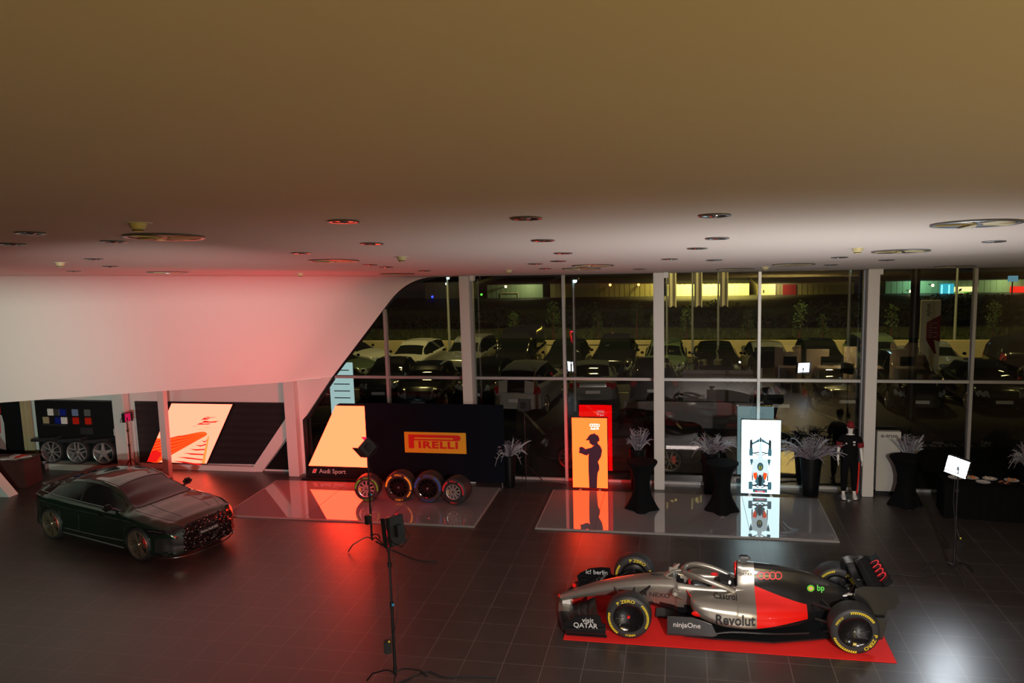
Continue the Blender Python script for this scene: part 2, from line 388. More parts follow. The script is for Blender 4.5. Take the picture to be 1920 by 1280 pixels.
# bulkhead: leaning white surface that rolls into the ceiling and ends at the raked glass
def bulk_pt(u, v):
    # u 0 at the glass edge .. 1 far left ; v 0 bottom edge .. 1 on the ceiling
    B = Vector((-9.12, 20.42, 2.62)).lerp(Vector((-9.12 - 16.0, 20.42 - 7.75, 2.62)), u)
    if u > 0: B.y = 20.42 - (7.75 * u) * min(1, u / .06 * .9 + .1) if u < .06 else 20.42 - 7.75 * u
    lean = Vector((2.28, 0, 0)) * (1 - 0 * u)
    Tz = 5.31
    T = B + lean; T.z = cz(T.y)
    dirn = Vector((1, 0, 0)).lerp(Vector((.35, -1, 0)), min(1, u / .12)).normalized()
    R = .75 if u < .05 else .75 + .4 * min(1, (u - .05) / .2)
    T2 = T + dirn * R; T2.z = cz(T2.y) - .004
    s0 = 1 - .62 / 2.7
    P0 = B.lerp(T, s0)
    if v < .6: return B.lerp(P0, v / .6)
    t = (v - .6) / .4
    return P0 * (1 - t) ** 2 + T * 2 * t * (1 - t) + T2 * t * t
us = [0, .003, .012, .03, .05, .07, .09, .12, .16, .2, .3, .4, .5, .6, .7, .8, .9, 1]; vv = [0, .15, .3, .45, .6] + [.6 + .4 * k / 12 for k in range(1, 13)]
b = MB(); gr = [[bulk_pt(u, v) for v in vv] for u in us]; nv = len(vv)
b.add([p for r in gr for p in r], [(i * nv + j, i * nv + j + 1, (i + 1) * nv + j + 1, (i + 1) * nv + j) for i in range(len(us) - 1) for j in range(nv - 1)])
o = S('wall_left', b, 'bulkhead_paint', 60)
# reveal along the raked and rounded end of the bulkhead (dark return to the glass)
rv = MB(); e = gr[0]; off = Vector((.05, .0, -.03))
rv.add([p for p in e] + [p + Vector((.045, .12, -.01)) for p in e], [(i, i + 1, nv + i + 1, nv + i) for i in range(nv - 1)])
S('trim_2', rv, 'dark_metal', 60)
# soffit behind the bulkhead
sf = MB(); sf.add([(-9.12, 20.42, 2.63), (-25.1, 12.7, 2.63), (-26, 12.7, 2.63), (-26, GY + .1, 2.63), (-9.12, GY + .1, 2.63)], [(0, 1, 2, 3, 4)]); S('trim_3', sf, 'white_paint')
# back wall of the display recess and the piece between column and raked glass
S('wall_display', MB().box(-26, 20.52, 0, -10.35, 20.72, 2.66), 'white_paint')
q = MB(); q.prism([(-10.35, 2.66), (-9.08, 2.66), (-9.86, 1.62), (-9.98, 1.5), (-9.98, 0), (-10.35, 0)], 'y', 20.36, 20.50); S('wall_infill', q, 'white_paint')
S('trim_4', MB().prism([(-10.0, 1.52), (-9.83, 1.62), (-9.06, 2.64), (-9.03, 2.60), (-9.80, 1.58), (-9.93, 1.48), (-9.93, 0), (-10.0, 0)], 'y', 20.37, 20.52), 'dark_metal')
# wall above / beside glass far left outside view
S('wall_upper', MB().box(-26, GY + .12, 2.6, -9.2, GY + .3, 5.6), 'white_paint')

# glazing: seven bays, pane + mullions; raked first bay
MX = [-7.55 + 2.351 * k for k in range(0, 10)]
def pane(n, poly):
    o = MB(); 
    pts = poly; k = len(pts)
    o.add([(p[0], GY, p[1]) for p in pts], [tuple(range(k))])
    ob = o.build('window_%d' % n, 'window_glass'); ob['kind'] = 'structure'; return ob
ctop = cz(GY) - .0
pane(1, [(-9.93, .06), (MX[0], .06), (MX[0], 2.66), (-9.05, 2.66), (-9.93, 1.5)])
arc = [(p.x, p.z) for p in gr[0]]
pane(2, [(-9.05, 2.66), (MX[0], 2.66)] + [(MX[0], [z for x, z in arc if x < MX[0]][-1] + .02)] + [a for a in arc if a[0] < MX[0]][::-1][:-1])
pane(3, [(MX[0], .06), (MX[1], .06), (MX[1], 2.66), (MX[0], 2.66)])
pane(4, [(MX[0], 2.66), (MX[1], 2.66), (MX[1], ctop)] + [a for a in arc if a[0] > MX[0]][::-1] + [(MX[0], [z for x, z in arc if x < MX[0]][-1] + .02)])
n = 5
for k in range(1, 9):
    for z0, z1 in ((.06, 2.66), (2.66, ctop)):
        pane(n, [(MX[k], z0), (MX[k + 1], z0), (MX[k + 1], z1), (MX[k], z1)]); n += 1
fr = MB()
for k, x in enumerate(MX):
    top = ctop if k else 4.68
    fr.rbox(x - .035, GY - .10, 0, x + .035, GY + .06, top, .006)
fr.rbox(-9.05, GY - .05, 2.625, MX[-1], GY + .05, 2.695, .006)
fr.rbox(-9.93, GY - .05, 0, MX[-1], GY + .05, .06, .006)
S('trim_5', fr, 'mullion_metal', 30)
# columns in front of the mullions
def column(x, y, w, d, h, label):
    m = MB().rbox(x - w / 2, y - d / 2, 0, x + w / 2, y + d / 2, h, .012)
    t = thing('column', label, 'column'); m.build('shaft', 'column_paint', t, 30)
    MB().box(x - .04, y + d / 2 - .02, h - .14, x + w / 2 + .1, y + d / 2 + .12, h).build('bracket', 'white_paint', t)
    return t
column(-5.27, 20.12, .25, .20, cz(20.1), 'white square column rising behind the black tyre brand backdrop')
column(-.50, 20.12, .25, .20, cz(20.1), 'white square column between the orange and the white light totems')
column(4.30, 20.12, .25, .20, cz(20.1), 'white square column directly right of the mannequin')
column(-10.2, 20.22, .30, .26, 2.62, 'white column at the end of the bulkhead, left of the peach light box')
column(-15.35, 20.2, .36, .26, 2.62, 'white square column beside the alloy wheel display, behind the small light stand')
def slant(base, top, w, label):
    t = thing('slanted_column', label, 'column'); B = Vector(base); T = Vector(top); m = MB(); h = w / 2
    m.loft([[B + Vector(p) for p in ((-h, -h, 0), (h, -h, 0), (h, h, 0), (-h, h, 0))], [T + Vector(p) for p in ((-h, -h, 0), (h, -h, 0), (h, h, 0), (-h, h, 0))]])
    m.build('shaft', 'column_paint', t); return t
slant((-13.66, 19.62, 0), (-13.02, 18.75, 2.66), .17, 'thin leaning white column behind the nose of the green car')
slant((-17.0, 17.75, 0), (-18.2, 16.9, 2.66), .30, 'leaning white column at the left edge in front of the dark desk')

# ------------------------------------------------------------------ ceiling fixtures
TILT = Matrix.Rotation(-math.atan(.098), 4, 'X')
def on_ceiling(name, label, cat, x, y, group):
    t = thing(name, label, cat, (x, y, cz(y)), 0, group); t.rotation_euler = (-math.atan(.098), 0, 0); return t
dl = [(-7.44, 8.23), (-6.21, 7.11), (-6.16, 8.25), (-2.89, 6.94), (-1.30, 7.14), (0.29, 7.38), (-3.59, 9.44), (-1.56, 9.61), (0.42, 9.94), (0.23, 11.63), (-5.14, 10.77), (-8.56, 10.98), (-1.66, 12.03), (3.89, 11.58), (-9.79, 12.96), (-11.62, 14.30), (-5.44, 14.14), (-5.45, 15.00), (-5.28, 16.86), (-2.04, 14.16), (-2.57, 14.90), (-2.71, 16.90), (-0.17, 14.19), (0.58, 14.82), (2.61, 14.75), (3.63, 16.00), (2.96, 17.58), (-0.85, 17.97)]
dlab = ['recessed downlight at the left edge of the picture, second row of the ceiling', 'black recessed downlight at far left, left of the big vent under the detector', 'recessed downlight just left of the big red-lit vent below the smoke detector', 'wide red-rimmed downlight, first of three in the nearest row', 'wide downlight in the middle of the nearest row of three', 'wide downlight at the right end of the nearest row of three', 'red-rimmed downlight below and right of the leftmost one of the nearest row', 'small downlight just below and right of the middle one of the nearest row', 'downlight straight below the right one of the nearest row', 'downlight below left of the pair at centre right of the ceiling', 'thin red-tinted downlight left above the second red vent', 'thin downlight on the left between the near and far smoke detectors', 'small downlight in the third row above the tall mullion at the middle', 'thin downlight below the large round vent near the right edge', 'tiny downlight right of the far left smoke detector', 'tiny downlight on the bulkhead curve below the far left smoke detector', 'tiny downlight right of the middle red vent', 'tiny downlight below right of the middle red vent', 'tiny downlight above the rounded top corner of the glass', 'tiny downlight at centre, nearer one of a close pair', 'tiny downlight at centre, left one of a close pair', 'tiny downlight at centre close to the glass wall', 'tiny downlight above the column between the totems', 'tiny downlight above the yellow-lit facade', 'tiny downlight left of the cream detector on the right', 'tiny downlight right below the cream detector on the right', 'tiny downlight close to the glass above the dark facade', 'tiny downlight close to the glass above the middle column']
t0 = None
for (x, y), lb in zip(dl, dlab):
    if t0 is None:
        t0 = on_ceiling('recessed_downlight', lb, 'ceiling light', x, y, 'recessed downlights in the ceiling')
        MB().lathe([(.108, -.001), (.135, -.003), (.140, -.010), (.132, -.014), (.108, -.012)], 28, closed=True).build('rim', 'steel', t0, 40)
        MB().lathe([(.109, -.011), (.085, -.004), (.0001, -.0025)], 24).build('recess_disc', 'black_gloss', t0, 40)  # black disc stands in for the dark recess, ceiling is uncut
        MB().lathe([(.0001, -.022), (.03, -.018), (.045, -.006), (.045, -.003)], 16).build('lamp', 'chrome', t0, 40)
    else: copy_tree(t0, None, (x, y, cz(y)), None, lb).rotation_euler = t0.rotation_euler
vents = [(-5.27, 7.87), (-5.47, 12.65), (-10.35, 15.44), (-1.63, 15.92), (2.17, 17.03), (3.20, 13.26), (2.81, 8.86), (-2.00, 17.21), (1.19, 18.86), (-6.36, 18.23), (5.80, 19.48)]
vlab = ['large round vent glowing red directly below the near smoke detector', 'red-lit round vent in the middle distance left of the small detector', 'round vent on the far left near the bulkhead', 'round vent above the far mullion at centre', 'round vent above the dark facade, next to the glass', 'round vent right of the cream detector', 'largest round vent at the right edge of the ceiling', 'flat round vent at the glass line above the orange totem', 'flat round vent at the glass line above the yellow facade', 'flat round vent at the rounded glass corner', 'flat round vent at the glass line at far right']
v0 = None
for (x, y), lb in zip(vents, vlab):
    if v0 is None:
        v0 = on_ceiling('round_ceiling_vent', lb, 'vent', x, y, 'round air vents in the ceiling')
        MB().lathe([(.36, -.001), (.40, -.004), (.405, -.014), (.39, -.020), (.36, -.016)], 40, closed=True).build('outer_ring', 'steel', v0, 40)
        MB().lathe([(.362, -.010), (.30, -.006), (.0001, -.003)], 40).build('backing', 'dark_metal', v0, 40)
        for k in range(5):
            a = 2 * PI * k / 5 + .3; bl = MB()
            bl.add([rotz(a) @ Vector(p) for p in ((.06, -.03, -.010), (.35, -.10, -.012), (.355, .06, -.022), (.08, .03, -.020), (.06, -.03, -.006), (.35, -.10, -.006), (.355, .06, -.008), (.08, .03, -.008))], [(0, 1, 2, 3), (4, 7, 6, 5), (0, 4, 5, 1), (1, 5, 6, 2), (2, 6, 7, 3), (3, 7, 4, 0)]); bl.build('blade', 'vent_cream', v0)
    else: copy_tree(v0, None, (x, y, cz(y)), None, lb).rotation_euler = v0.rotation_euler
sm = [(-4.67, 6.60), (-9.71, 11.66), (-4.13, 12.07), (-8.18, 17.05), (-3.57, 17.34), (1.74, 18.03), (2.43, 12.40)]
slab = ['big cream smoke detector above the red-lit vent, nearest of all', 'smoke detector on the far left of the ceiling', 'small cream smoke detector above the rounded glass corner', 'pale smoke detector on the red-lit bulkhead curve', 'smoke detector next to the glass at centre', 'smoke detector next to the glass above the tall mullion of the white totem', 'yellowish smoke detector at right, left of a round vent']
s0 = None
for (x, y), lb in zip(sm, slab):
    if s0 is None:
        s0 = on_ceiling('smoke_detector', lb, 'smoke detector', x, y, 'smoke detectors on the ceiling')
        MB().lathe([(.0001, 0), (.075, 0), (.075, -.012), (.070, -.030), (.068, -.032)], 28).build('base', 'vent_cream', s0, 30)
        MB().lathe([(.066, -.030), (.062, -.048), (.050, -.058), (.046, -.060), (.046, -.072), (.040, -.078), (.0001, -.078)], 28).build('sensor_head', 'vent_cream', s0, 30)
        MB().lathe([(.0475, -.061), (.0475, -.070)], 28).build('slot_ring', 'black_matte', s0)
        pl = MB().lathe([(.0001, 0), (.12, 0), (.12, -.004), (.0001, -.004)], 28).build('mount_plate', 'white_paint', s0)
    else: copy_tree(s0, None, (x, y, cz(y)), None, lb).rotation_euler = s0.rotation_euler

# ------------------------------------------------------------------ gloss platforms and carpet
def platform(label, x0, y0, x1, y1, seams):
    t = thing('display_platform', label, 'platform', ((x0 + x1) / 2, (y0 + y1) / 2, 0)); hx = (x1 - x0) / 2; hy = (y1 - y0) / 2
    xs = [-hx] + [s - (x0 + x1) / 2 for s in seams] + [hx]
    for a, b_ in zip(xs, xs[1:]): MB().rbox(a + .003, -hy, .002, b_ - .003, hy, .034, .004).build('panel', 'platform_gloss', t, 30)
    MB().box(-hx - .035, -hy - .035, .0, hx + .035, -hy - .001, .030).box(-hx - .035, -hy - .001, 0, -hx - .001, hy, .03).box(hx + .001, -hy - .001, 0, hx + .035, hy, .03).build('edge_ramp', 'edge_grey', t)
    return t
platform('mirror-gloss grey platform carrying the four racing wheels', -10.45, 16.98, -4.45, 19.66, [-8.45, -6.45])
platform('mirror-gloss grey platform in front of the two light totems', -3.05, 17.05, 3.12, 19.68, [-1.80, 1.43])
m = MB().rbox(-1.82, 12.30, .001, 3.12, 14.45, .010, .003); tag(m.build('red_carpet', 'carpet_red', None), 'bright red carpet lying under the racing car', 'carpet')

# ------------------------------------------------------------------ display recess on the left
t = thing('wall_panel', 'black slatted wall panel behind the racetrack light box', 'wall panel', (0, 20.5, 0))
MB().prism([(-15.10, 1.92), (-10.37, 1.94), (-10.37, 1.62), (-11.5, .19), (-15.10, .14)], 'y', -.035, .018).build('slatted_face', 'slat_panel', t)
MB().prism([(-11.66, 0), (-11.30, 0), (-10.37, 1.15), (-10.37, 1.68)], 'y', -.10, .018).build('white_brace', 'white_paint', t)
MB().prism([(-11.24, .06), (-10.39, .06), (-10.39, 1.08)], 'y', -.02, .018).build('dark_pane', 'car_glass', t)
MB().box(-15.1, -.12, 0, -11.5, .018, .14).build('white_plinth', 'white_paint', t)
# racetrack light box
t = thing('light_box', 'slanted glowing light box with an orange racetrack picture', 'light box', (-13.5, 20.40, 0))
def sl(x, z): return (-1.33 + (z - .19) * .55 + x * 1.86, z)     # slanted coordinates, x 0..1
def quad(m_, P, y, mi=0): m_.add([(p[0], y, p[1]) for p in P], [tuple(range(len(P)))], mi); return m_
MB().prism([sl(-.012, .17), sl(1.015, .17), sl(1.015, 1.91), sl(-.012, 1.91)], 'y', .0, .06).build('frame', 'black_panel', t)
quad(MB(), [sl(0, .19), sl(1, .19), sl(1, 1.89), sl(0, 1.89)], -.002).build('lit_face', 'screen_pink_peach', t)
def cv(pts, n=6): return [tuple(p) for p in cat_spline(pts, n)]
A = MB()
for lo, hi, m_ in (([(.0, .20), (.25, .20), (.5, .55), (.72, .85), (.80, 1.02)], [(.80, 1.05), (.70, 1.10), (.4, .98), (.2, .90), (.0, .88)], 0),):
    L = [sl(*p) for p in cv(lo)] + [sl(*p) for p in cv(hi)]; quad(A, L, -.004, 0)
quad(A, [sl(*p) for p in cv([(0, .19), (.02, .5), (.18, .45), (.16, .19)])], -.006, 1)
for k in range(6):
    z = .30 + .09 * k; quad(A, [sl(0, z), sl(.35, z + .10 + .02 * k), sl(.68, z * .3 + .76), sl(.35, z + .125 + .02 * k), sl(0, z + .03)], -.008, 1)
quad(A, [sl(.20, .19), sl(.34, .19), sl(.80, .92), sl(.77, .96)], -.010, 2)
for k in range(6):
    z = .24 + .12 * k; quad(A, [sl(.40 + .07 * k, z), sl(.60 + .045 * k, z - .045), sl(.93 - .015 * k, z - .11 + .03 * k), sl(.92 - .015 * k, z - .075 + .03 * k), sl(.60 + .045 * k, z - .005)], -.006, 1)
quad(A, [sl(.92, .19), sl(.97, .19), sl(.85, .98), sl(.83, .98)], -.007, 3)
for k, (a, b_, z, h) in enumerate(((.56, .80, 1.30, .05), (.62, .90, 1.36, .06), (.60, .75, 1.44, .07), (.64, .84, 1.50, .03), (.50, .62, 1.24, .02), (.80, .97, 1.40, .02), (.60, .96, 1.16, .012), (.66, .98, 1.05, .012), (.7, .97, 1.22, .015))):
    quad(A, [sl(a, z), sl(a + .05, z + h), sl((a + b_) / 2, z + h * .6), sl(b_, z + h * .9), sl(b_ - .05, z + .01)], -.006, 1 if k < 5 else 3)
A.build('track_picture', ['screen_deep_orange', 'screen_dark_red', 'screen_pink_peach', 'screen_orange'], t)
# wheel display cabinet
t = thing('wheel_display_cabinet', 'black display cabinet with colour swatches above three alloy wheels', 'cabinet', (-16.9, 20.3, 0))
MB().rbox(-1.35, .02, .13, 1.36, .21, 1.93, .01).build('back_panel', 'black_panel', t, 30)
MB().rbox(-.90, -.35, 0, 1.36, .2, .17, .01).build('plinth', 'grey_box', t, 30)
sw = [(-.92, 1.60, 'paper'), (-.72, 1.60, 'steel'), (-.52, 1.60, 'sw_navy'), (-.12, 1.60, 'sw_blue'), (.28, 1.60, 'sw_grey'), (-1.1, 1.36, 'concrete'), (-.70, 1.36, 'sw_navy'), (-.5, 1.36, 'paper'), (-.12, 1.36, 'sw_red'), (.28, 1.36, 'sw_red'), (.1, 1.07, 'sw_slate'), (1.17, 1.05, 'grey_box'), (.3, 1.07, 'sw_slate')]
mat('sw_navy', (.01, .02, .22), .3); mat('sw_blue', (.16, .22, .38), .3); mat('sw_grey', (.12, .12, .12), .4); mat('sw_red', (.6, .02, .01), .3); mat('sw_slate', (.03, .03, .035), .4)
for x, z, m_ in sw: MB().rbox(x - .0, -.015, z - .095, x + .19, .03, z + .10, .008).build('swatch', m_, t, 30)
MB().box(-1.12, -.03, 1.22, -.35, .03, 1.245).build('shelf', 'steel', t)
for x in (-.95, -.1, .76):
    MB().prism([(x - .40, .86), (x + .40, .93), (x + .36, .80), (x - .42, .78)], 'y', -.25, .02).build('wheel_hood', 'sw_slate', t)
def alloy(mb_rim, mb_tyre, R=.34, w=.22, spokes=5, twin=True, star=False, rr=.86):
    # wheel about local Y axis, outer face towards -Y
    mw = rotx(PI / 2)
    if mb_tyre is not None:
        mb_tyre.lathe([(R * rr, -w / 2 + .005), (R * .93, -w / 2), (R * .985, -w / 2 + .03), (R, -w / 2 + .06), (R, w / 2 - .06), (R * .985, w / 2 - .03), (R * .93, w / 2), (R * rr, w / 2 - .005)], 40, mw=mw, closed=True)
    r = R * rr
    mb_rim.lathe([(r, w / 2 - .012), (r - .008, w / 2 + .004), (r - .02, w / 2 - .002), (r - .03, w / 2 - .07), (r - .035, -w / 2 + .01), (r, -w / 2 + .01)], 40, mw=mw, closed=True)
    yo = -(w / 2 - .02)
    for k in range(spokes):
        a = 2 * PI * k / spokes + PI / 2
        for s_ in ((-1, 1) if twin else (0,)):
            wd = r * (.045 if twin else .11); sp = r * .17 * s_
            if star: P = [(r * .14, sp - wd * 1.7), (r * .95, sp - wd * .8), (r * .95, sp + wd * .8), (r * .14, sp + wd * 1.7)]
            else: P = [(r * .12, sp * .5 - wd), (r * .95, sp * 1.9 - wd * .8), (r * .95, sp * 1.9 + wd * .8), (r * .12, sp * .5 + wd)]
            M_ = roty(-a); vs = [M_ @ Vector((p[0], yo - .012 + (.02 if p[0] > r * .5 else 0) * 0, p[1])) for p in P] + [M_ @ Vector((p[0], yo + .03, p[1])) for p in P]
            mb_rim.add(vs, [(0, 1, 2, 3), (7, 6, 5, 4), (0, 4, 5, 1), (1, 5, 6, 2), (2, 6, 7, 3), (3, 7, 4, 0)])
    mb_rim.lathe([(.0001, w / 2 - .002), (r * .10, w / 2 - .004), (r * .17, w / 2 - .03), (r * .17, w / 2 - .07)], 20, mw=mw)
for k, (x, sp, tw, st, lb) in enumerate(((-17.6, 5, True, False, 'alloy wheel with twin spokes, left of the three on the cabinet'), (-16.76, 5, True, True, 'alloy wheel with split star spokes, middle of the three on the cabinet'), (-15.92, 5, False, True, 'five-spoke silver alloy wheel, right of the three beside the column'))):
    wt = thing('alloy_wheel', lb, 'wheel', (x, 20.12, .172 + .345), .12, 'alloy wheels on the display cabinet'); a_ = MB(); b_ = MB(); alloy(a_, b_, .345, .24, sp, tw, st)
    b_.build('tyre', 'rubber', wt, 40); a_.build('rim', 'rim_metal', wt, 40)
    MB().lathe([(.0001, 0), (.2, 0), (.2, .03)], 24, mw=tr(0, .02, 0) @ rotx(PI / 2)).build('back_disc', 'black_matte', wt)
# grey curtain, framed driver poster, dark desk with brochures
cu = MB(); P_ = []
for k in range(41):
    x = -18.72 + .34 * k / 40; P_.append((x, 20.30 + .03 * math.sin(k * 1.1)))
cu.add([(x, y, z) for z in (.0, 2.0) for x, y in P_], [(i, i + 1, 42 + i, 41 + i) for i in range(40)]); cu.add([(x, y + .02, z) for z in (.0, 2.0) for x, y in P_], [(i, 41 + i, 42 + i, i + 1) for i in range(40)])
tag(cu.build('curtain', 'concrete', None, 60), 'narrow grey patterned curtain left of the swatch cabinet', 'curtain')
t = thing('wall_poster', 'dark wall poster with a red and white figure at the left edge', 'poster', (-19.4, 20.44, 0))
MB().box(-.6, 0, .1, .58, .05, 1.95).build('board', 'black_panel', t)
A = MB(); quad(A, [(-.35, .45), (-.08, .40), (-.05, 1.2), (-.1, 1.45), (-.28, 1.5), (-.4, 1.1)], -.004, 0); quad(A, [(-.34, .95), (-.2, .9), (-.16, 1.35), (-.3, 1.35)], -.007, 1); quad(A, [(-.28, 1.52), (-.12, 1.5), (-.12, 1.75), (-.26, 1.78)], -.004, 1); A.build('figure_print', ['white_lettering', 'red_trim'], t)
t = thing('reception_desk', 'dark brown desk at the left edge with brochures on top', 'desk', (-18.0, 18.6, 0), .12)
MB().rbox(-1.3, -.35, 0, .95, .35, .70, .015).build('body', 'desk_wood', t, 30); MB().rbox(-1.33, -.38, .70, .98, .38, .735, .01).build('top', 'desk_wood', t, 30)
for k in range(6):
    bb = MB().rbox(-.15, -.10, 0, .15, .10, .012 + .006 * (k % 3), .003); o = bb.build('brochure', 'paper' if k % 2 else 'red_trim' if k == 4 else 'grey_box', None, 30)
    o.location = (-17.45 - .22 * (k % 3) + .05 * k, 18.52 + .22 * (k // 3), .737); o.rotation_euler = (0, 0, .3 * k)
    tag(o, ['dark cover brochure nearest the desk corner', 'white brochure in the front row on the desk', 'grey brochure in the front row further left on the desk', 'white brochure in the back row at the desk corner', 'reddish brochure in the back row of the desk', 'white brochure in the back row furthest left'][k], 'brochure', 'brochures on the dark desk')
mat('screen_peach_soft', (1, 1, 1)); 
# ------------------------------------------------------------------ sport light box behind the wheels
t = thing('light_box', 'wide peach glowing light box with a slanted left edge above a black base', 'light box', (-8.4, 19.95, 0))
MB().prism([(-1.42, 0), (2.0, 0), (2.0, 2.04), (-.36, 2.04), (-.42, 2.0)], 'y', 0, .12).build('cabinet', 'black_panel', t)
quad(MB(), [(-1.29, .36), (1.9, .36), (1.9, 2.0), (-.42, 2.0)], -.003).build('lit_face', 'screen_peach', t)
MB().box(-1.45, -.14, 0, .25, 0, .05).build('foot_plate', 'black_panel', t)
A = MB(); text_mb(A, 'Audi Sport', .17, tr(-.62, -.006, .22) @ FACE_Y, bold=.012); A.build('lettering', 'white_lettering', t)
A = MB(); quad(A, [(-1.20, .165), (-1.10, .165), (-1.05, .275), (-1.15, .275)], -.005, 0); quad(A, [(-1.175, .182), (-1.115, .182), (-1.075, .258), (-1.135, .258)], -.008, 1); A.build('emblem', ['white_lettering', 'audi_red'], t)

# tyre brand backdrop
t = thing('backdrop_board', 'large black fabric backdrop with a yellow tyre brand sign', 'backdrop', (-6.1, 19.70, 0))
MB().rbox(-1.83, 0, .14, 1.80, .09, 2.13, .012).build('fabric_board', 'navy_cloth' if 'navy_cloth' in M else mat('navy_cloth', (.003, .0048, .011), .9, spec=.15), t, 30)
for x in (-1.5, .1, 1.72): MB().box(x - .03, -.14, 0, x + .03, .22, .015).box(x - .015, .03, .015, x + .015, .06, .15).build('foot', 'steel', t)
A = MB().box(-.79, -.012, .87, .83, -.001, 1.41); A.build('sign_plate', mat('sign_yellow', (.80, .42, .015), .6), t)
A = MB()
# stretched P: stem, long bowl, then the small capitals under it
pass; 
bowl = [(-.68, .985), (-.68, 1.345), (.62, 1.345)] + [(.62 + .075 * math.sin(a), 1.27 + .075 * math.cos(a)) for a in [PI * k / 8 for k in range(1, 8)]] + [(.62, 1.195), (-.535, 1.195), (-.535, .985)]
quad(A, bowl, -.016); A.build('sign_letter_p', mat('sign_red_paint', (.70, .015, .01), .6), t)
A = MB(); quad(A, [(-.52, 1.235), (.48, 1.235)] + [(.48 + .018 * math.sin(PI * k / 6), 1.253 - .018 * math.cos(PI * k / 6)) for k in range(1, 6)] + [(.48, 1.271), (-.52, 1.271)], -.019); A.build('sign_slot', 'sign_yellow', t)
A = MB(); text_mb(A, 'IRELLI', .245, tr(.10, -.016, 1.075) @ FACE_Y, bold=.042, sx=1.50); A.build('sign_lettering', 'sign_red_paint', t)

# ------------------------------------------------------------------ racing wheels on the platform
def band_mb(mb, rr, tw, a0, a1, y, slant_=.0, n=14, mi=0):
    vs = []; 
    for k in range(n + 1):
        a = a0 + (a1 - a0) * k / n; vs += [(math.sin(a) * (rr - tw / 2), y, math.cos(a) * (rr - tw / 2)), (math.sin(a) * (rr + tw / 2), y, math.cos(a) * (rr + tw / 2))]
    mb.add(vs, [(2 * k, 2 * k + 1, 2 * k + 3, 2 * k + 2) for k in range(n)], mi); return mb
def arc_text(mb, body, size, rad, a0, y, bold=.015, sx=1.0, mi=0):
    vs, fs = text_geo(body, size, bold, 0, sx, 0)
    mb.add([(math.sin(a0 + v.x / rad) * (rad + v.y), y, math.cos(a0 + v.x / rad) * (rad + v.y)) for v in vs], fs, mi); return mb
def slick(parent, R, w, rim_r, name='tyre'):
    mw = rotx(PI / 2)
    pr = [(rim_r, w / 2 - .02), (rim_r + .012, w / 2 - .004), ((R + rim_r) / 2, w / 2), (R - .035, w / 2 - .006), (R - .010, w / 2 - .028), (R, w / 2 - .07), (R + .002, 0), (R, -w / 2 + .07), (R - .010, -w / 2 + .028), (R - .035, -w / 2 + .006), ((R + rim_r) / 2, -w / 2), (rim_r + .012, -w / 2 + .004), (rim_r, -w / 2 + .02)]
    return MB().lathe(pr, 56, mw=mw, closed=True).build(name, 'rubber', parent, 35)
for k, (x, y, R, w_, rim, band, rz, lb) in enumerate((
        (-7.42, 18.42, .315, .36, .205, 'green_band', .10, 'racing wheel with green sidewall marking and a silver rim'),
        (-6.62, 18.50, .36, .38, .235, 'yellow_band', .02, 'racing wheel with yellow sidewall marking and black spokes'),
        (-5.90, 18.50, .36, .40, .235, 'blue_band', .04, 'racing wheel with blue sidewall marking and black spokes'),
        (-5.20, 18.42, .325, .42, .185, 'red_band', -.18, 'racing wheel with red sidewall marking and a small silver rim'))):
    t = thing('racing_wheel_exhibit', lb, 'racing wheel', (x, y, .034 + R), rz, 'racing wheels in front of the black backdrop')
    slick(t, R, w_, rim); yf = -w_ / 2 - .002; rad = (R + rim) / 2 + .008
    A = MB(); arc_text(A, 'PIRELLI', R * .16, rad, 0, yf - .004, .02, 1.0); arc_text(A, 'P ZERO' if k in (1, 3) else 'CINTURATO', R * .16, rad, PI, yf - .004, .02)
    band_mb(A, rad, R * .11, -1.55, -.55, yf); band_mb(A, rad, R * .11, .55, 1.75, yf); band_mb(A, rad, R * .09, 1.85, 2.4, yf) if k == 1 else None; A.build('sidewall_marking', band, t)
    a_ = MB(); alloy(a_, None, rim / .86 + .004, w_, 10 if k in (0, 3) else 12, k in (1, 2), False); a_.build('rim', 'rim_metal' if k in (0, 3) else 'black_gloss', t, 40)
    MB().lathe([(.0001, -.06), (rim * .9, -.06), (rim * .9, .03)], 32, mw=rotx(PI / 2)).build('inner_disc', 'dark_metal', t)
    MB().lathe([(.0001, w_ / 2 + .01), (.03, w_ / 2 + .005), (.035, w_ / 2 - .02)], 16, mw=rotx(PI / 2)).build('hub_nut', 'steel', t, 40)
    if k in (0, 3): A = MB(); band_mb(A, rim * .82, rim * .12, -2.2, -1.2, -w_ / 2 + .05); A.build('rim_sticker', 'yellow_band', t)

# ------------------------------------------------------------------ light totems
def totem(x0, x1, y, h, label, lit, back):
    cx = (x0 + x1) / 2; hw = (x1 - x0) / 2
    t = thing('light_totem', label, 'illuminated display', (cx, y, .034))
    MB().rbox(-hw - .012, -.03, .03, hw + .012, .05, h + .012, .004).build('frame', 'black_gloss', t, 30)
    quad(MB(), [(-hw, .042), (hw, .042), (hw, h), (-hw, h)], -.033).build('front_screen', lit, t)
    MB().add([(-hw, .053, .042), (hw, .053, .042), (hw, .053, h), (-hw, .053, h)], [(3, 2, 1, 0)]).build('back_screen', back, t)
    for s_ in (-1, 1): MB().box(s_ * hw * .55 - .04, -.12, 0, s_ * hw * .55 + .04, .14, .012).box(s_ * hw * .55 - .02, -.02, .012, s_ * hw * .55 + .02, .04, .04).build('foot', 'steel', t)
    return t
t = totem(-2.60, -1.74, 19.80, 1.80, 'tall orange glowing totem with a racing driver silhouette', 'screen_orange', 'screen_red')
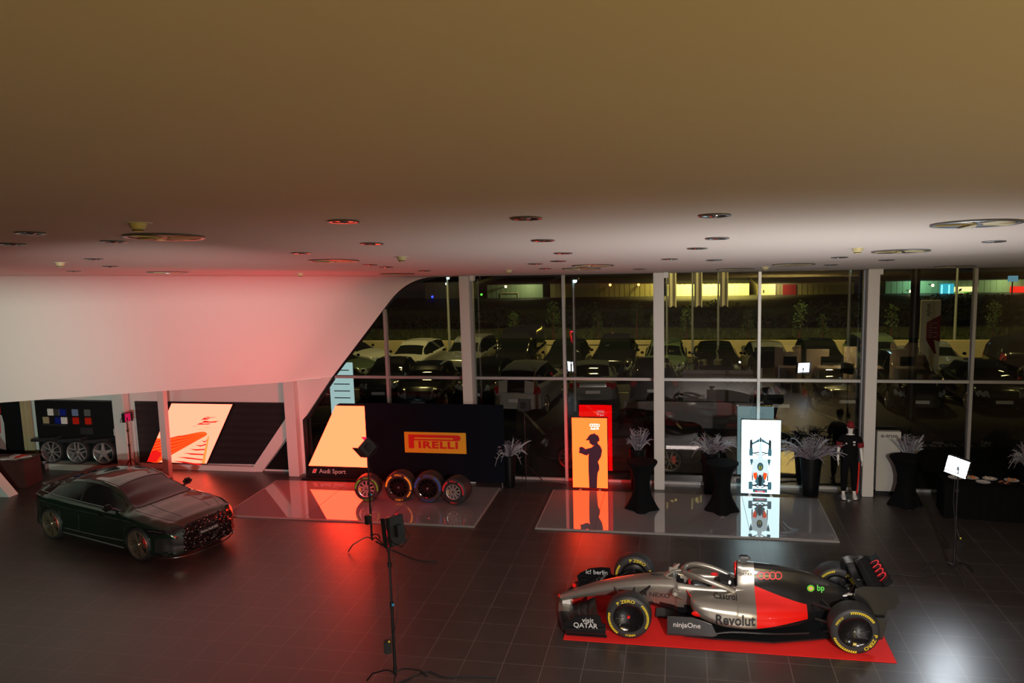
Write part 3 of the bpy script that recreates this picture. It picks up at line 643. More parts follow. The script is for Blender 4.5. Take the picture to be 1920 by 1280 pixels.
A = MB(); rings_mb(A, tr(.13, -.038, 1.62) @ FACE_Y, .036, .008); text_mb(A, 'Audi F1', .065, tr(.13, -.038, 1.535) @ FACE_Y, bold=.01); A.build('logo', 'screen_pure', t)
B_ = tr(.13, .058, 1.62) @ rotz(PI) @ FACE_Y; A = MB(); rings_mb(A, B_, .03, .006); text_mb(A, 'Audi F1', .055, tr(.13, .058, 1.535) @ rotz(PI) @ FACE_Y, bold=.01); A.build('back_logo', 'screen_pure', t)
body = [(-.06, .042), (-.07, .45), (-.07, .80), (-.06, .90), (-.09, .86), (-.16, .87), (-.21, .90), (-.28, .92), (-.26, .99), (-.27, 1.05), (-.22, 1.08), (-.17, 1.06), (-.13, 1.02), (.0, 1.06), (.06, 1.12), (.01, 1.13), (-.04, 1.17), (-.045, 1.24), (-.13, 1.24), (-.08, 1.30), (-.05, 1.36), (.0, 1.40), (.05, 1.41), (.08, 1.43), (.09, 1.40), (.15, 1.37), (.18, 1.30), (.18, 1.23), (.14, 1.21), (.14, 1.17), (.20, 1.10), (.235, 1.0), (.21, .84), (.14, .70), (.165, .62), (.17, .52), (.13, .42), (.115, .2), (.11, .042)]
body = [(x * 1.12 + .04, z) for x, z in body]
A = MB(); quad(A, body, -.036); A.build('driver_silhouette', 'screen_silhouette', t)
A = MB(); quad(A, [(-.17, 1.01), (-.15, .95), (-.11, .96), (-.10, 1.0), (-.13, 1.03)], -.039); quad(A, [(.06, 1.13), (.10, 1.15), (.10, 1.12), (.07, 1.10)], -.039); A.build('silhouette_accent', 'screen_plum', t)
t = totem(1.42, 2.30, 19.80, 1.82, 'tall white glowing totem showing a racing car from above', 'screen_white', 'screen_cyan_back' if 'screen_cyan_back' in M else emis('screen_cyan_back', (1.2, 1.9, 2.0)))
A = MB(); rings_mb(A, tr(.13, -.038, 1.62) @ FACE_Y, .03, .005); A.build('logo', 'screen_pure', t)
A = MB(); rings_mb(A, tr(.13, .058, 1.62) @ rotz(PI) @ FACE_Y, .03, .005); text_mb(A, 'Audi F1', .055, tr(.13, .058, 1.535) @ rotz(PI) @ FACE_Y, bold=.01); A.build('back_logo', 'ink_pale', t)
def car_top(t):
    K = .215; cx = -.01
    def mir(L, y, mi, mb): 
        for s_ in (1, -1): quad(mb, [(cx + s_ * x * K, z) for x, z in L], y, mi)
    names = ['ink_dark', 'ink_pale', 'ink_orange', 'ink_teal', 'ink_yellow', 'ink_red']
    A = MB()
    mir([(.10, 1.38), (.62, 1.30), (.98, 1.26), (1.0, 1.20), (.9, 1.22), (.5, 1.27), (.12, 1.30)], -.036, 3, A)          # front wing
    for s_ in (1, -1):
        quad(A, [(cx + s_ * x * K, z) for x, z in ((.86, 1.10), (1.12, 1.10), (1.12, 1.33), (.90, 1.36), (.86, 1.30))], -.037, 0)
        quad(A, [(cx + s_ * x * K, z) for x, z in ((.80, .96), (1.16, .96), (1.18, .99), (1.18, 1.10), (1.14, 1.14), (.82, 1.14), (.80, 1.10))], -.038, 3)
        quad(A, [(cx + s_ * x * K, z) for x, z in ((.80, .14), (1.20, .14), (1.22, .17), (1.22, .31), (1.18, .33), (.80, .33))], -.038, 3)
        quad(A, [(cx + s_ * x * K, z) for x, z in ((.14, 1.06), (.84, 1.03), (.84, 1.01), (.14, 1.03))], -.037, 0)
        quad(A, [(cx + s_ * x * K, z) for x, z in ((.14, .98), (.84, 1.05), (.84, 1.035), (.14, .96))], -.037, 0)
        quad(A, [(cx + s_ * x * K, z) for x, z in ((.10, .30), (.84, .24), (.84, .215), (.10, .24))], -.037, 0)
        quad(A, [(cx + s_ * x * K, z) for x, z in ((.14, .20), (.84, .27), (.84, .25), (.14, .17))], -.037, 0)
        quad(A, [(cx + s_ * x * K, z) for x, z in ((.75, .88), (1.10, .88), (1.05, .80), (.92, .70), (.80, .80))], -.037, 3)
        quad(A, [(cx + s_ * x * K, z) for x, z in ((.30, .90), (.78, .86), (.86, .60), (.80, .48), (.28, .48))], -.039, 1)
        quad(A, [(cx + s_ * x * K, z) for x, z in ((.82, .62), (.88, .60), (.86, .36), (.75, .34), (.74, .48), (.80, .5))], -.038, 0)
        quad(A, [(cx + s_ * x * K, z) for x, z in ((.34, .56), (.74, .54), (.70, .44), (.48, .36), (.36, .44))], -.041, 2)
        quad(A, [(cx + s_ * x * K, z) for x, z in ((.20, .5), (.34, .56), (.36, .44), (.50, .36), (.6, .34), (.3, .27), (.1, .2))], -.040, 3)
    quad(A, [(cx + x * K, z) for x, z in ((-.08, 1.40), (.08, 1.40), (.13, 1.2), (.16, 1.0), (.28, .88), (.36, .76), (.34, .55), (.24, .48), (-.24, .48), (-.34, .55), (-.36, .76), (-.28, .88), (-.16, 1.0), (-.13, 1.2))], -.042, 1)
    quad(A, [(cx + x * K, z) for x, z in ((-.08, 1.405), (.08, 1.405), (.10, 1.30), (-.10, 1.30))], -.044, 0)
    quad(A, [(cx + x * K, z) for x, z in ((-.14, .50), (.14, .50), (.22, .40), (.12, .22), (-.12, .22), (-.22, .40))], -.044, 0)
    el = lambda rx, rz_, cz_: [(cx + K * rx * math.cos(2 * PI * k / 20), cz_ + rz_ * math.sin(2 * PI * k / 20)) for k in range(20)]
    quad(A, el(.32, .10, .70), -.046, 0); quad(A, el(.24, .085, .70), -.048, 3); quad(A, el(.14, .05, .68), -.050, 4)
    quad(A, [(cx - .01, .64), (cx + .01, .64), (cx + .01, .74), (cx - .01, .74)], -.052, 0)
    quad(A, [(cx + x * K, z) for x, z in ((-.75, .03 + .04), (.75, .07), (.78, .16), (-.78, .16))], -.044, 3)
    quad(A, [(cx + x * K, z) for x, z in ((-.5, .075), (.5, .075), (.5, .115), (-.5, .115))], -.046, 5)
    A.build('car_picture', names, t)
    B_ = MB(); rings_mb(B_, tr(cx, -.048, .095) @ FACE_Y, .02, .005); B_.build('picture_rings', 'ink_pale', t)
car_top(t)
# ================================================================== FORMULA CAR
F1Y = 13.38; CZ = .010
f1 = thing('racing_car', 'silver, black and red open-wheel racing car parked on the red carpet', 'racing car', (-.80, F1Y, CZ))
def half_loft(stations, n=5, sub=5):
    # stations: (x, [(y,z)...] half profile top centre -> bottom centre); returns rings of full closed profile
    K = len(stations[0][1]); xs = [s[0] for s in stations]
    cols = [cat_spline([(s[0], s[1][k][0], s[1][k][1]) for s in stations], sub) for k in range(K)]
    rings = []
    for i in range(len(cols[0])):
        half = cat_spline([(cols[k][i].x, max(0, cols[k][i].y), cols[k][i].z) for k in range(K)], n)
        for p in half: p.y = max(0, p.y)
        half[0].y = 0; half[-1].y = 0
        rings.append([Vector(p) for p in half] + [Vector((p.x, -p.y, p.z)) for p in half[-2:0:-1]])
    return rings
def bisect(mb, planes):
    bm = bmesh.new(); vs_ = [bm.verts.new(v) for v in mb.v]
    for f_ in mb.f:
        try: bm.faces.new([vs_[i] for i in f_])
        except ValueError: pass
    bmesh.ops.remove_doubles(bm, verts=bm.verts[:], dist=1e-5)
    for co, no in planes:
        bmesh.ops.bisect_plane(bm, geom=bm.verts[:] + bm.edges[:] + bm.faces[:], dist=1e-4, plane_co=co, plane_no=no)
    bm.verts.index_update(); mb.v = [tuple(v.co) for v in bm.verts]; mb.f = [tuple(v.index for v in f_.verts) for f_ in bm.faces]; mb.m = [0] * len(mb.f); bm.free()
def loft_mat(rings, matf, cap=True, planes=()):
    mb = MB(); mb.loft(rings, 0, True, cap)
    if planes: bisect(mb, planes)
    for i, f_ in enumerate(mb.f):
        c_ = Vector((0, 0, 0))
        for k in f_: c_ += Vector(mb.v[k])
        mb.m[i] = matf(c_ / len(f_))
    return mb
# --- nose and survival cell
def ch(x, zt, wt, zs, ws, zb, wb): return (x, [(0, zt), (wt * .55, zt - .002), (wt, zt - .018), (ws, zs), (ws * .98, (zs + zb) / 2), (wb, zb), (0, zb - .005)])
st = [ch(-1.215, .235, .05, .215, .07, .175, .05), ch(-1.17, .262, .075, .225, .10, .165, .07), ch(-1.0, .335, .095, .29, .125, .215, .09), ch(-.7, .44, .115, .385, .15, .29, .11), ch(-.35, .545, .135, .48, .175, .34, .13),
      ch(0, .625, .15, .55, .20, .30, .15), ch(.35, .675, .165, .59, .225, .24, .17), ch(.60, .695, .175, .60, .245, .19, .19), ch(.70, .695, .18, .60, .255, .17, .20)]
st2 = [(.74, [(0, .60), (.13, .60), (.185, .675), (.265, .60), (.27, .38), (.22, .15), (0, .14)]), (.80, [(0, .40), (.15, .42), (.20, .655), (.275, .60), (.28, .38), (.22, .14), (0, .13)]),
       (1.2, [(0, .36), (.17, .40), (.22, .625), (.29, .59), (.30, .36), (.22, .13), (0, .12)]), (1.5, [(0, .38), (.17, .42), (.215, .635), (.29, .60), (.30, .36), (.22, .12), (0, .11)]), (1.66, [(0, .55), (.12, .58), (.20, .66), (.28, .60), (.30, .36), (.22, .12), (0, .11)]), (1.8, [(0, .70), (.12, .69), (.20, .66), (.28, .60), (.30, .36), (.22, .12), (0, .11)])]
rg = half_loft(st + st2)
def cm(c_):
    if .745 < c_.x < 1.66 and abs(c_.y) < .185 and c_.z < .62: return 1
    if c_.z < .245 and c_.x > -.2: return 1
    if c_.z < .30 and c_.x > .3: return 1
    return 0
split_build(loft_mat(rg, cm), [('nose_and_chassis', 'titanium'), ('cockpit_lining', 'f1_black')], f1, 45)
# --- engine cover and sidepods
def sp(x, P): return (x, P)
body = [
 (.96, [(0, .40), (.10, .42), (.16, .50), (.26, .56), (.40, .585), (.56, .57), (.60, .49), (.50, .40), (0, .36)]),
 (1.02, [(0, .40), (.10, .42), (.16, .52), (.27, .585), (.44, .60), (.64, .565), (.70, .46), (.58, .34), (0, .30)]),
 (1.15, [(0, .40), (.10, .42), (.18, .54), (.28, .59), (.46, .60), (.68, .555), (.745, .44), (.64, .27), (0, .22)]),
 (1.40, [(0, .42), (.10, .44), (.19, .56), (.29, .59), (.46, .585), (.68, .53), (.755, .40), (.68, .20), (0, .15)]),
 (1.62, [(0, .52), (.10, .54), (.19, .60), (.29, .60), (.46, .575), (.67, .515), (.75, .38), (.69, .17), (0, .12)]),
 (1.675, [(0, .66), (.11, .655), (.18, .63), (.28, .605), (.455, .57), (.665, .51), (.745, .375), (.69, .165), (0, .12)]),
 (1.69, [(0, .965), (.105, .94), (.145, .78), (.26, .62), (.45, .565), (.66, .505), (.745, .37), (.69, .165), (0, .12)]),
 (1.80, [(0, .985), (.11, .955), (.155, .80), (.25, .635), (.44, .56), (.65, .495), (.735, .36), (.69, .16), (0, .12)]),
 (1.96, [(0, .99), (.10, .955), (.15, .80), (.25, .645), (.43, .555), (.63, .48), (.715, .345), (.67, .16), (0, .12)]),
 (2.25, [(0, .97), (.075, .93), (.13, .78), (.24, .63), (.40, .53), (.57, .45), (.64, .32), (.60, .16), (0, .12)]),
 (2.60, [(0, .92), (.045, .87), (.10, .72), (.21, .57), (.34, .47), (.46, .39), (.50, .29), (.46, .17), (0, .13)]),
 (2.80, [(0, .87), (.03, .82), (.08, .67), (.18, .52), (.28, .43), (.37, .36), (.40, .28), (.36, .19), (0, .15)]),
 (3.10, [(0, .77), (.018, .72), (.06, .58), (.14, .46), (.20, .38), (.24, .33), (.25, .28), (.22, .22), (0, .19)]),
 (3.42, [(0, .60), (.016, .57), (.05, .50), (.10, .42), (.13, .36), (.15, .33), (.15, .29), (.12, .26), (0, .25)])]
rg = half_loft(body, 6, 5)
def bmf(c_):
    ay = abs(c_.y)
    if c_.x > 1.965:
        zl = .69 - (c_.x - 1.965) * .30                     # upper border of the red field
        if c_.x < 2.76 and c_.z > .215 + (c_.x - 1.965) * .08 and c_.z < zl and ay > .10: return 2
        return 1
    if 1.672 < c_.x < 1.70 and c_.z > .66: return 1
    if ay < .2 and c_.x < 1.66: return 1
    if c_.z < .21: return 1
    if c_.x < 1.1 and ay < .60 and c_.z < .53: return 1     # closed pod front, blackened as the shade inside the radiator inlet
    return 0
bodymb = loft_mat(rg, bmf, True, [((1.965, 0, 0), (1, 0, 0)), ((2.76, 0, 0), (1, 0, 0)), ((1.965, 0, .69), (.30, 0, 1)), ((1.965, 0, .215), (-.08, 0, 1)), ((0, 0, .21), (0, 0, 1))])
split_build(bodymb, [('sidepod_shell', 'titanium'), ('engine_cover', 'f1_black'), ('red_side_panel', 'f1_red')], f1, 45)
_bm = bmesh.new(); _vs = [_bm.verts.new(v) for v in bodymb.v]
for f_ in bodymb.f:
    try: _bm.faces.new([_vs[i] for i in f_])
    except ValueError: pass
for v_, fc in ((MB(), 0),): pass
ntop = half_loft(st + st2); nm = MB(); nm.loft(ntop, 0, True, True); _v2 = [_bm.verts.new(v) for v in nm.v]
for f_ in nm.f: _bm.faces.new([_v2[i] for i in f_])
_bm.normal_update(); F1TREE = BVHTree.FromBMesh(_bm); _bm.free()
def decal(name, body_, size, x, z, m_, bold=.0, sx=1.0, side=-1, kind='text', shear=0):
    # lettering laid onto the near flank by casting along +Y
    A = MB()
    if kind == 'text': text_mb(A, body_, size, tr(x, -1.2, z) @ FACE_Y, bold, 0, sx, shear)
    else: rings_mb(A, tr(x, -1.2, z) @ FACE_Y, size, size * .22, seg=20)
    bm = bmesh.new(); vs_ = [bm.verts.new(v) for v in A.v]
    for f_ in A.f:
        try: bm.faces.new([vs_[i] for i in f_])
        except ValueError: pass
    bmesh.ops.triangulate(bm, faces=bm.faces[:])
    for _ in range(5):
        es = [e_ for e_ in bm.edges if e_.calc_length() > .03]
        if es: bmesh.ops.subdivide_edges(bm, edges=es, cuts=1); bmesh.ops.triangulate(bm, faces=[f_ for f_ in bm.faces if len(f_.verts) > 3])
    bm.verts.index_update(); A.v = [tuple(v.co) for v in bm.verts]; A.f = [tuple(v.index for v in f_.verts) for f_ in bm.faces]; A.m = [0] * len(A.f); bm.free()
    out = []
    for p in A.v:
        h = F1TREE.ray_cast(Vector((p[0], -1.2, p[2])), Vector((0, 1, 0)))
        out.append((p[0], (h[0].y if h[0] else -.3) - .006, p[2]) if h[0] else (p[0], -.5, p[2]))
    A.v = out; return A.build(name, m_, f1)
decal('title_lettering', 'Revolut', .215, 1.635, .335, 'dark_lettering', .03, .90)
def decal_top(name, body_, size, x, y, m_, bold=.012):
    A = MB(); text_mb(A, body_, size, tr(x, y, 1.5) @ Matrix.Diagonal((1, 1.9, 1, 1)), bold); out = []
    for p in A.v:
        h = F1TREE.ray_cast(Vector((p[0], p[1], 1.5)), Vector((0, 0, -1))); out.append((p[0], p[1], (h[0].z if h[0] else .6) + .006))
    A.v = out; return A.build(name, m_, f1)
decal_top('oil_lettering', 'Castrol', .125, 1.50, -.45, 'dark_lettering')
decal('nose_lettering', 'M NEXO', .11, .40, .44, 'dark_lettering', .006, 1.1)
decal('cover_rings', '', .058, 2.21, .83, 'audi_red', kind='rings')
decal('fuel_lettering', 'bp', .12, 3.00, .64, 'green_lettering', .02)
decal('airbox_lettering', 'visit', .06, 1.84, .90, 'dark_lettering', .006); decal('airbox_lettering', 'QATAR', .065, 1.83, .84, 'dark_lettering', .01)
A = MB()
for k in range(12):
    a = 2 * PI * k / 12; A.prism([(2.84 + .05 * math.cos(a - .3), .655 + .05 * math.sin(a - .3)), (2.84 + .062 * math.cos(a), .655 + .062 * math.sin(a)), (2.84 + .05 * math.cos(a + .3), .655 + .05 * math.sin(a + .3)), (2.84, .655)], 'y', -.125, -.118)
A.lathe([(.0001, 0), (.042, 0)], 18, mw=tr(2.84, -.128, .655) @ rotx(PI / 2), mi=1); A.lathe([(.0001, 0), (.02, 0)], 14, mw=tr(2.84, -.130, .655) @ rotx(PI / 2), mi=2); A.build('sunburst_emblem', ['green_lettering', 'yellow_lettering', 'white_lettering'], f1)
# inlets: red outlined lips
for s_ in (1, -1):
    MB().tube([(.90, s_ * .30, .575), (.95, s_ * .46, .58), (1.02, s_ * .63, .555), (1.05, s_ * .70, .48)], [.010, .014, .016, .010], 8).build('inlet_lip', 'red_trim', f1, 50)
    A = MB(); A.sphere((1.09, s_ * .70, .385), .12, 16, 0, (1.0, .22, .42)); A.build('inlet_blade', 'f1_red', f1, 50)
    # mirror
    A = MB(); A.rbox(.68, s_ * .52 - .09, .60, .76, s_ * .52 + .09, .665, .02); A.tube([(.72, s_ * .44, .60), (.80, s_ * .30, .55)], .010, 6); A.tube([(.72, s_ * .56, .60), (.86, s_ * .50, .52)], .010, 6); A.build('mirror', 'titanium', f1, 40)
    # side head pads (red tips) and cockpit edge
    A = MB(); A.rbox(1.30, s_ * .23 - .03, .63, 1.42, s_ * .23 + .03, .68, .015); A.build('cockpit_pad', 'red_trim', f1, 40)
    # bargeboard / floor fence
    y = s_ * .86
    A = MB(); A.prism([(.60, .39), (.98, .40), (1.28, .30), (1.36, .13), (1.30, .10), (.60, .08)], 'y', y - .008, y + .008); A.build('floor_fence', 'carbon', f1)
    # under-nose pillars to the front wing
    A = MB(); A.loft([[(-1.17, s_ * .055 - .016, .20), (-1.05, s_ * .055 - .016, .24), (-1.05, s_ * .055 + .016, .24), (-1.17, s_ * .055 + .016, .20)], [(-1.17, s_ * .075 - .014, .09), (-1.02, s_ * .075 - .014, .10), (-1.02, s_ * .075 + .014, .10), (-1.17, s_ * .075 + .014, .09)]]); A.build('nose_pillar', 'white_paint', f1)
A = MB(); text_mb(A, 'ninjaOne', .115, tr(.90, -.872, .265) @ FACE_Y, bold=.012); A.build('fence_lettering', 'white_lettering', f1)
# airbox rim
A = MB(); A.tube([(1.675, .105 * math.cos(a), .86 + .115 * math.sin(a)) for a in [2 * PI * k / 24 for k in range(25)]], .013, 6, cap=False); A.build('airbox_rim', 'f1_red', f1, 60)
A = MB(); A.rbox(1.76, -.025, .98, 1.86, .025, 1.02, .008).rbox(1.74, -.055, 1.015, 1.90, .055, 1.10, .025).prism([(1.73, 1.09), (1.86, 1.10), (1.92, 1.06), (1.93, 1.02), (1.90, 1.02)], 'y', -.02, .02); A.build('roof_camera', 'f1_black', f1, 40)
# shark fin
A = MB(); A.prism([(1.95, .985), (2.35, .965), (2.8, .88), (3.2, .74), (3.42, .60), (3.40, .48), (2.6, .75), (1.95, .93)], 'y', -.006, .006); A.build('shark_fin', 'f1_black', f1)
# halo
def halo(s_): return cat_spline([(.84, 0, .80), (.90, s_ * .15, .805), (1.06, s_ * .255, .80), (1.26, s_ * .30, .75), (1.46, s_ * .30, .68), (1.66, s_ * .27, .60)], 5)
A = MB(); A.tube([p for p in halo(-1)][::-1] + halo(1)[1:], .041, 10, cap=True, flat=1.15)
A.tube(cat_spline([(.54, 0, .66), (.62, 0, .735), (.73, 0, .785), (.86, 0, .80)], 4), [.05 - .001 * k for k in range(13)], 10, flat=.6); A.build('halo', 'titanium', f1, 60)
A = MB(); A.rbox(.62, -.02, .76, .68, .02, .84, .005).prism([(.64, .80), (.76, .90), (.80, .91), (.74, .80)], 'y', -.012, .012); A.build('wind_deflector', 'titanium', f1, 30)
A = MB(); A.rbox(1.38, -.20, .42, 1.66, .20, .70, .05).rbox(1.10, -.17, .36, 1.45, .17, .46, .03); A.build('seat_headrest', 'black_matte', f1, 30)
A = MB(); A.rbox(.93, -.14, .50, .97, .14, .60, .015); A.tube([(.85, 0, .5), (.94, 0, .55)], .02, 8); A.build('steering_wheel', 'red_trim', f1, 30)
A = MB(); A.rbox(1.56, -.26, .70, 1.60, -.17, .77, .012); A.build('cockpit_badge', 'chrome', f1, 30)
# number disc and small emblem on the nose
A = MB(); A.lathe([(.0001, .003), (.035, .003)], 18, mw=tr(.46, -.14, .672) @ rotx(.25)); A.build('nose_badge', 'red_trim', f1)
A = MB(); A.lathe([(.0001, .004), (.10, .004), (.12, 0)], 18, mw=tr(.42, .02, .688) @ Matrix.Diagonal((1, .35, 1, 1))); A.build('nose_hatch', 'f1_black', f1)
# floor
A = MB()
fl = [(.62, .55), (.72, .72), (.9, .80), (1.3, .83), (2.2, .82), (2.75, .66), (3.2, .50), (3.35, .42)]
A.prism([(x, y) for x, y in fl] + [(x, -y) for x, y in fl[::-1]], 'z', .035, .060); A.prism([(.4, -.16), (3.0, -.16), (3.0, .16), (.4, .16)], 'z', .012, .04); A.build('underfloor', 'carbon', f1)
for s_ in (1, -1):
    A = MB(); A.tube(cat_spline([(1.28, s_ * .82, .12), (1.6, s_ * .80, .17), (2.2, s_ * .76, .16), (2.75, s_ * .64, .15)], 4), .014, 6); A.build('floor_edge_wing', 'carbon', f1, 50)
A = MB(); A.loft([[(3.0, -.42, .06), (3.0, .42, .06), (3.0, .42, .10), (3.0, -.42, .10)], [(3.75, -.48, .22), (3.75, .48, .22), (3.75, .48, .30), (3.75, -.48, .30)]]); A.build('diffuser', 'carbon', f1)
# gearbox, exhaust, crash structure
A = MB(); A.tube([(3.2, 0, .36), (3.85, 0, .36)], [.12, .07], 12); A.build('crash_structure', 'f1_black', f1, 40)
A = MB(); A.tube([(3.3, 0, .50), (3.72, 0, .53)], [.055, .06], 14, cap=True); A.build('exhaust', 'chrome', f1, 40)
A = MB(); A.rbox(3.78, -.04, .33, 3.90, .04, .41, .01); A.build('rain_light', 'tail_red', f1, 30)
# front wing: main plane silver, three black flaps
def foil(mb, pts_l, chord, tk, ang, mi=0):
    # pts_l: leading edge points along the span; each (x, y, z, chord, angle)
    R_ = []
    for (x, y, z, c_, a) in pts_l:
        ring = []
        for px, pz in ((0, 0), (.15, .5), (.45, .6), (1, 0), (.45, -.35), (.15, -.4)):
            u = px * c_; w_ = pz * tk; ring.append(Vector((x + u * math.cos(a) - w_ * math.sin(a), y, z + u * math.sin(a) + w_ * math.cos(a))))
        R_.append(ring)
    mb.loft(R_, mi); return mb
ys = [-.30, -.2, -.1, 0, .1, .2, .30]
A = MB(); foil(A, [(-1.24 + .20 * abs(y) ** 1.5, y, .075 + .025 * (abs(y) < .2), .24, .06) for y in ys], .2, .024, 0); A.build('front_wing_mainplane', 'titanium', f1, 50)
for s_ in (1, -1):
    A = MB(); foil(A, [(-1.24 + .20 * y ** 1.5, s_ * y, .075, .24, .06) for y in (.30, .45, .6, .75, .92)], .2, .024, 0); A.build('front_wing_tip', 'carbon', f1, 50)
for k in range(3):
    for s_ in (1, -1):
        A = MB(); foil(A, [(-1.06 + .15 * k + .18 * y ** 1.3, s_ * y, .10 + .055 * k * (1 - .1 * y), .17, .30 + .14 * k) for y in (.13, .3, .5, .7, .92)], .17, .016, 0); A.build('front_wing_flap', 'carbon', f1, 50)
for s_ in (1, -1):
    A = MB(); y = s_ * .935
    P = [(-1.0, .02), (-1.04, .18), (-.98, .24), (-.80, .335), (-.60, .37), (-.44, .365), (-.42, .25), (-.36, .22), (-.36, .03), (-.5, .02)]
    A.prism(P, 'y', y - .010, y + .010); A.box(-.98, y - .035, .015, -.34, y + .035, .03); A.prism([(-.98, .10), (-.40, .10), (-.36, .14), (-.9, .14)], 'y', y - .03, y + .03); A.build('front_endplate', 'f1_black', f1, 30)
    A = MB(); A.tube([(-.98, y - .04, .12), (-.30, y - .04, .16)], .008, 6); A.build('endplate_fin', 'carbon', f1)
A = MB(); text_mb(A, 'visit', .115, tr(-.64, -.948, .275) @ FACE_Y, bold=.012); text_mb(A, 'QATAR', .115, tr(-.68, -.948, .185) @ FACE_Y, bold=.012); A.build('endplate_lettering', 'white_lettering', f1)
A = MB(); text_mb(A, 'ic! berlin', .115, tr(-.68, .922, .27) @ FACE_Y, bold=.012); A.build('far_endplate_lettering', 'white_lettering', f1)
A = MB(); A.sphere((-1.235, 0, .22), .03, 10, 0, (.6, 1.6, .7)); A.build('nose_tip', 'f1_red', f1, 50)
A = MB(); A.rbox(-1.02, .10, .335, -.96, .14, .40, .01); A.build('nose_sensor', 'f1_red', f1, 30)
# wheels
def f1_wheel(x, ys_, R, w_, label=None, rot=0.0):
    t = bpy.data.objects.new('wheel', None); C.objects.link(t); t.parent = f1; t.location = (x, ys_, R + .001)
    near = ys_ < 0
    slick(t, R, w_, R * .655)
    mw = rotx(PI / 2) if near else rotx(-PI / 2)
    A = MB(); r = R * .66
    A.lathe([(r, w_ / 2 - .012), (r * .96, w_ / 2 - .002), (r * .90, w_ / 2 - .012), (r * .55, w_ / 2 - .035), (r * .30, w_ / 2 - .05), (.0001, w_ / 2 - .05)], 40, mw=mw)
    for k in range(10):
        a = 2 * PI * k / 10; A.add([mw @ Vector((q * math.cos(a + d), q * math.sin(a + d), z)) for q, d, z in ((r * .32, -.05, w_ / 2 - .046), (r * .86, .10, w_ / 2 - .010), (r * .86, .16, w_ / 2 - .010), (r * .32, .10, w_ / 2 - .046))], [(0, 1, 2, 3)])
    A.build('wheel_cover', 'black_gloss', t, 40)
    A = MB(); A.lathe([(.0001, w_ / 2 - .02), (.018, w_ / 2 - .022), (.026, w_ / 2 - .05)], 14, mw=mw); A.build('hub_nut', 'red_trim' if x < 1 else 'steel', t, 40)
    # inner face disc with brake duct
    mi_ = rotx(-PI / 2) if near else rotx(PI / 2)
    A = MB(); A.lathe([(r, w_ / 2 - .02), (r * .8, w_ / 2 - .06), (r * .4, w_ / 2 - .03), (.0001, w_ / 2 - .03)], 32, mw=mi_); A.build('brake_duct', 'carbon', t, 40)
    rad = (R + r) / 2 - .012
    for face in (-1, 1):
        A = MB(); rr_ = lambda a: a
        arc_text(A, 'P ZERO', R * .20, rad, -.15 + rot, -w_ / 2 - .003, .02, 1.25)
        A2 = MB(); 
        for a0, a1 in ((-2.55, -1.30), (.75, 2.1)):
            nseg = 13
            for k in range(nseg):
                a = rot + a0 + (a1 - a0) * k / nseg; da = (a1 - a0) / nseg
                q0, q1 = rad + .002, rad + R * .085
                A2.add([(math.sin(a) * q0, -w_ / 2 - .003, math.cos(a) * q0), (math.sin(a + da * .25) * q1, -w_ / 2 - .003, math.cos(a + da * .25) * q1), (math.sin(a + da * .95) * q1, -w_ / 2 - .003, math.cos(a + da * .95) * q1), (math.sin(a + da * .55) * q0, -w_ / 2 - .003, math.cos(a + da * .55) * q0)], [(0, 1, 2, 3)])
            band_mb(A2, rad + R * .095, R * .018, rot + a0, rot + a1, -w_ / 2 - .003)
        arc_text(A, 'PIRELLI', R * .13, rad, PI - .1 + rot, -w_ / 2 - .003, .02, 1.1)
        A.add(A2.v, A2.f)
        o = A.build('sidewall_lettering', 'yellow_lettering', t)
        if face == 1: o.rotation_euler = (0, 0, PI)
    return t
f1_wheel(0, -.80, .355, .30); f1_wheel(0, .80, .355, .30, rot=.4)
f1_wheel(3.36, -.755, .36, .38, rot=2.3); f1_wheel(3.36, .755, .36, .38, rot=1.2)
# suspension
for s_ in (1, -1):
    A = MB()
    for a, b_ in (((-.28, .17, .50), (-.02, .68, .46)), ((.32, .20, .58), (.03, .68, .46)), ((-.20, .14, .33), (-.02, .68, .24)), ((.35, .19, .30), (.03, .68, .24)), ((.06, .17, .54), (.02, .66, .27)), ((-.10, .16, .40), (-.08, .68, .36))):
        A.tube([(a[0], s_ * a[1], a[2]), (b_[0], s_ * b_[1], b_[2])], .014, 6, flat=1.9)
    A.build('front_suspension', 'carbon', f1, 40)
    A = MB()
    for a, b_ in (((2.85, .26, .46), (3.33, .60, .46)), ((3.45, .12, .46), (3.38, .60, .46)), ((2.75, .28, .25), (3.33, .60, .24)), ((3.5, .12, .26), (3.38, .60, .24)), ((3.0, .18, .50), (3.34, .60, .26))):
        A.tube([(a[0], s_ * a[1], a[2]), (b_[0], s_ * b_[1], b_[2])], .014, 6, flat=1.9)
    A.build('rear_suspension', 'carbon', f1, 40)
    A = MB(); A.rbox(.14, s_ * .60 - .10, .28, .26, s_ * .60 + .04, .44, .03); A.build('brake_scoop', 'carbon', f1, 30)
    A = MB(); A.rbox(3.46, s_ * .52 - .05, .28, 3.60, s_ * .52 + .05, .48, .03); A.build('brake_scoop', 'steel', f1, 30)
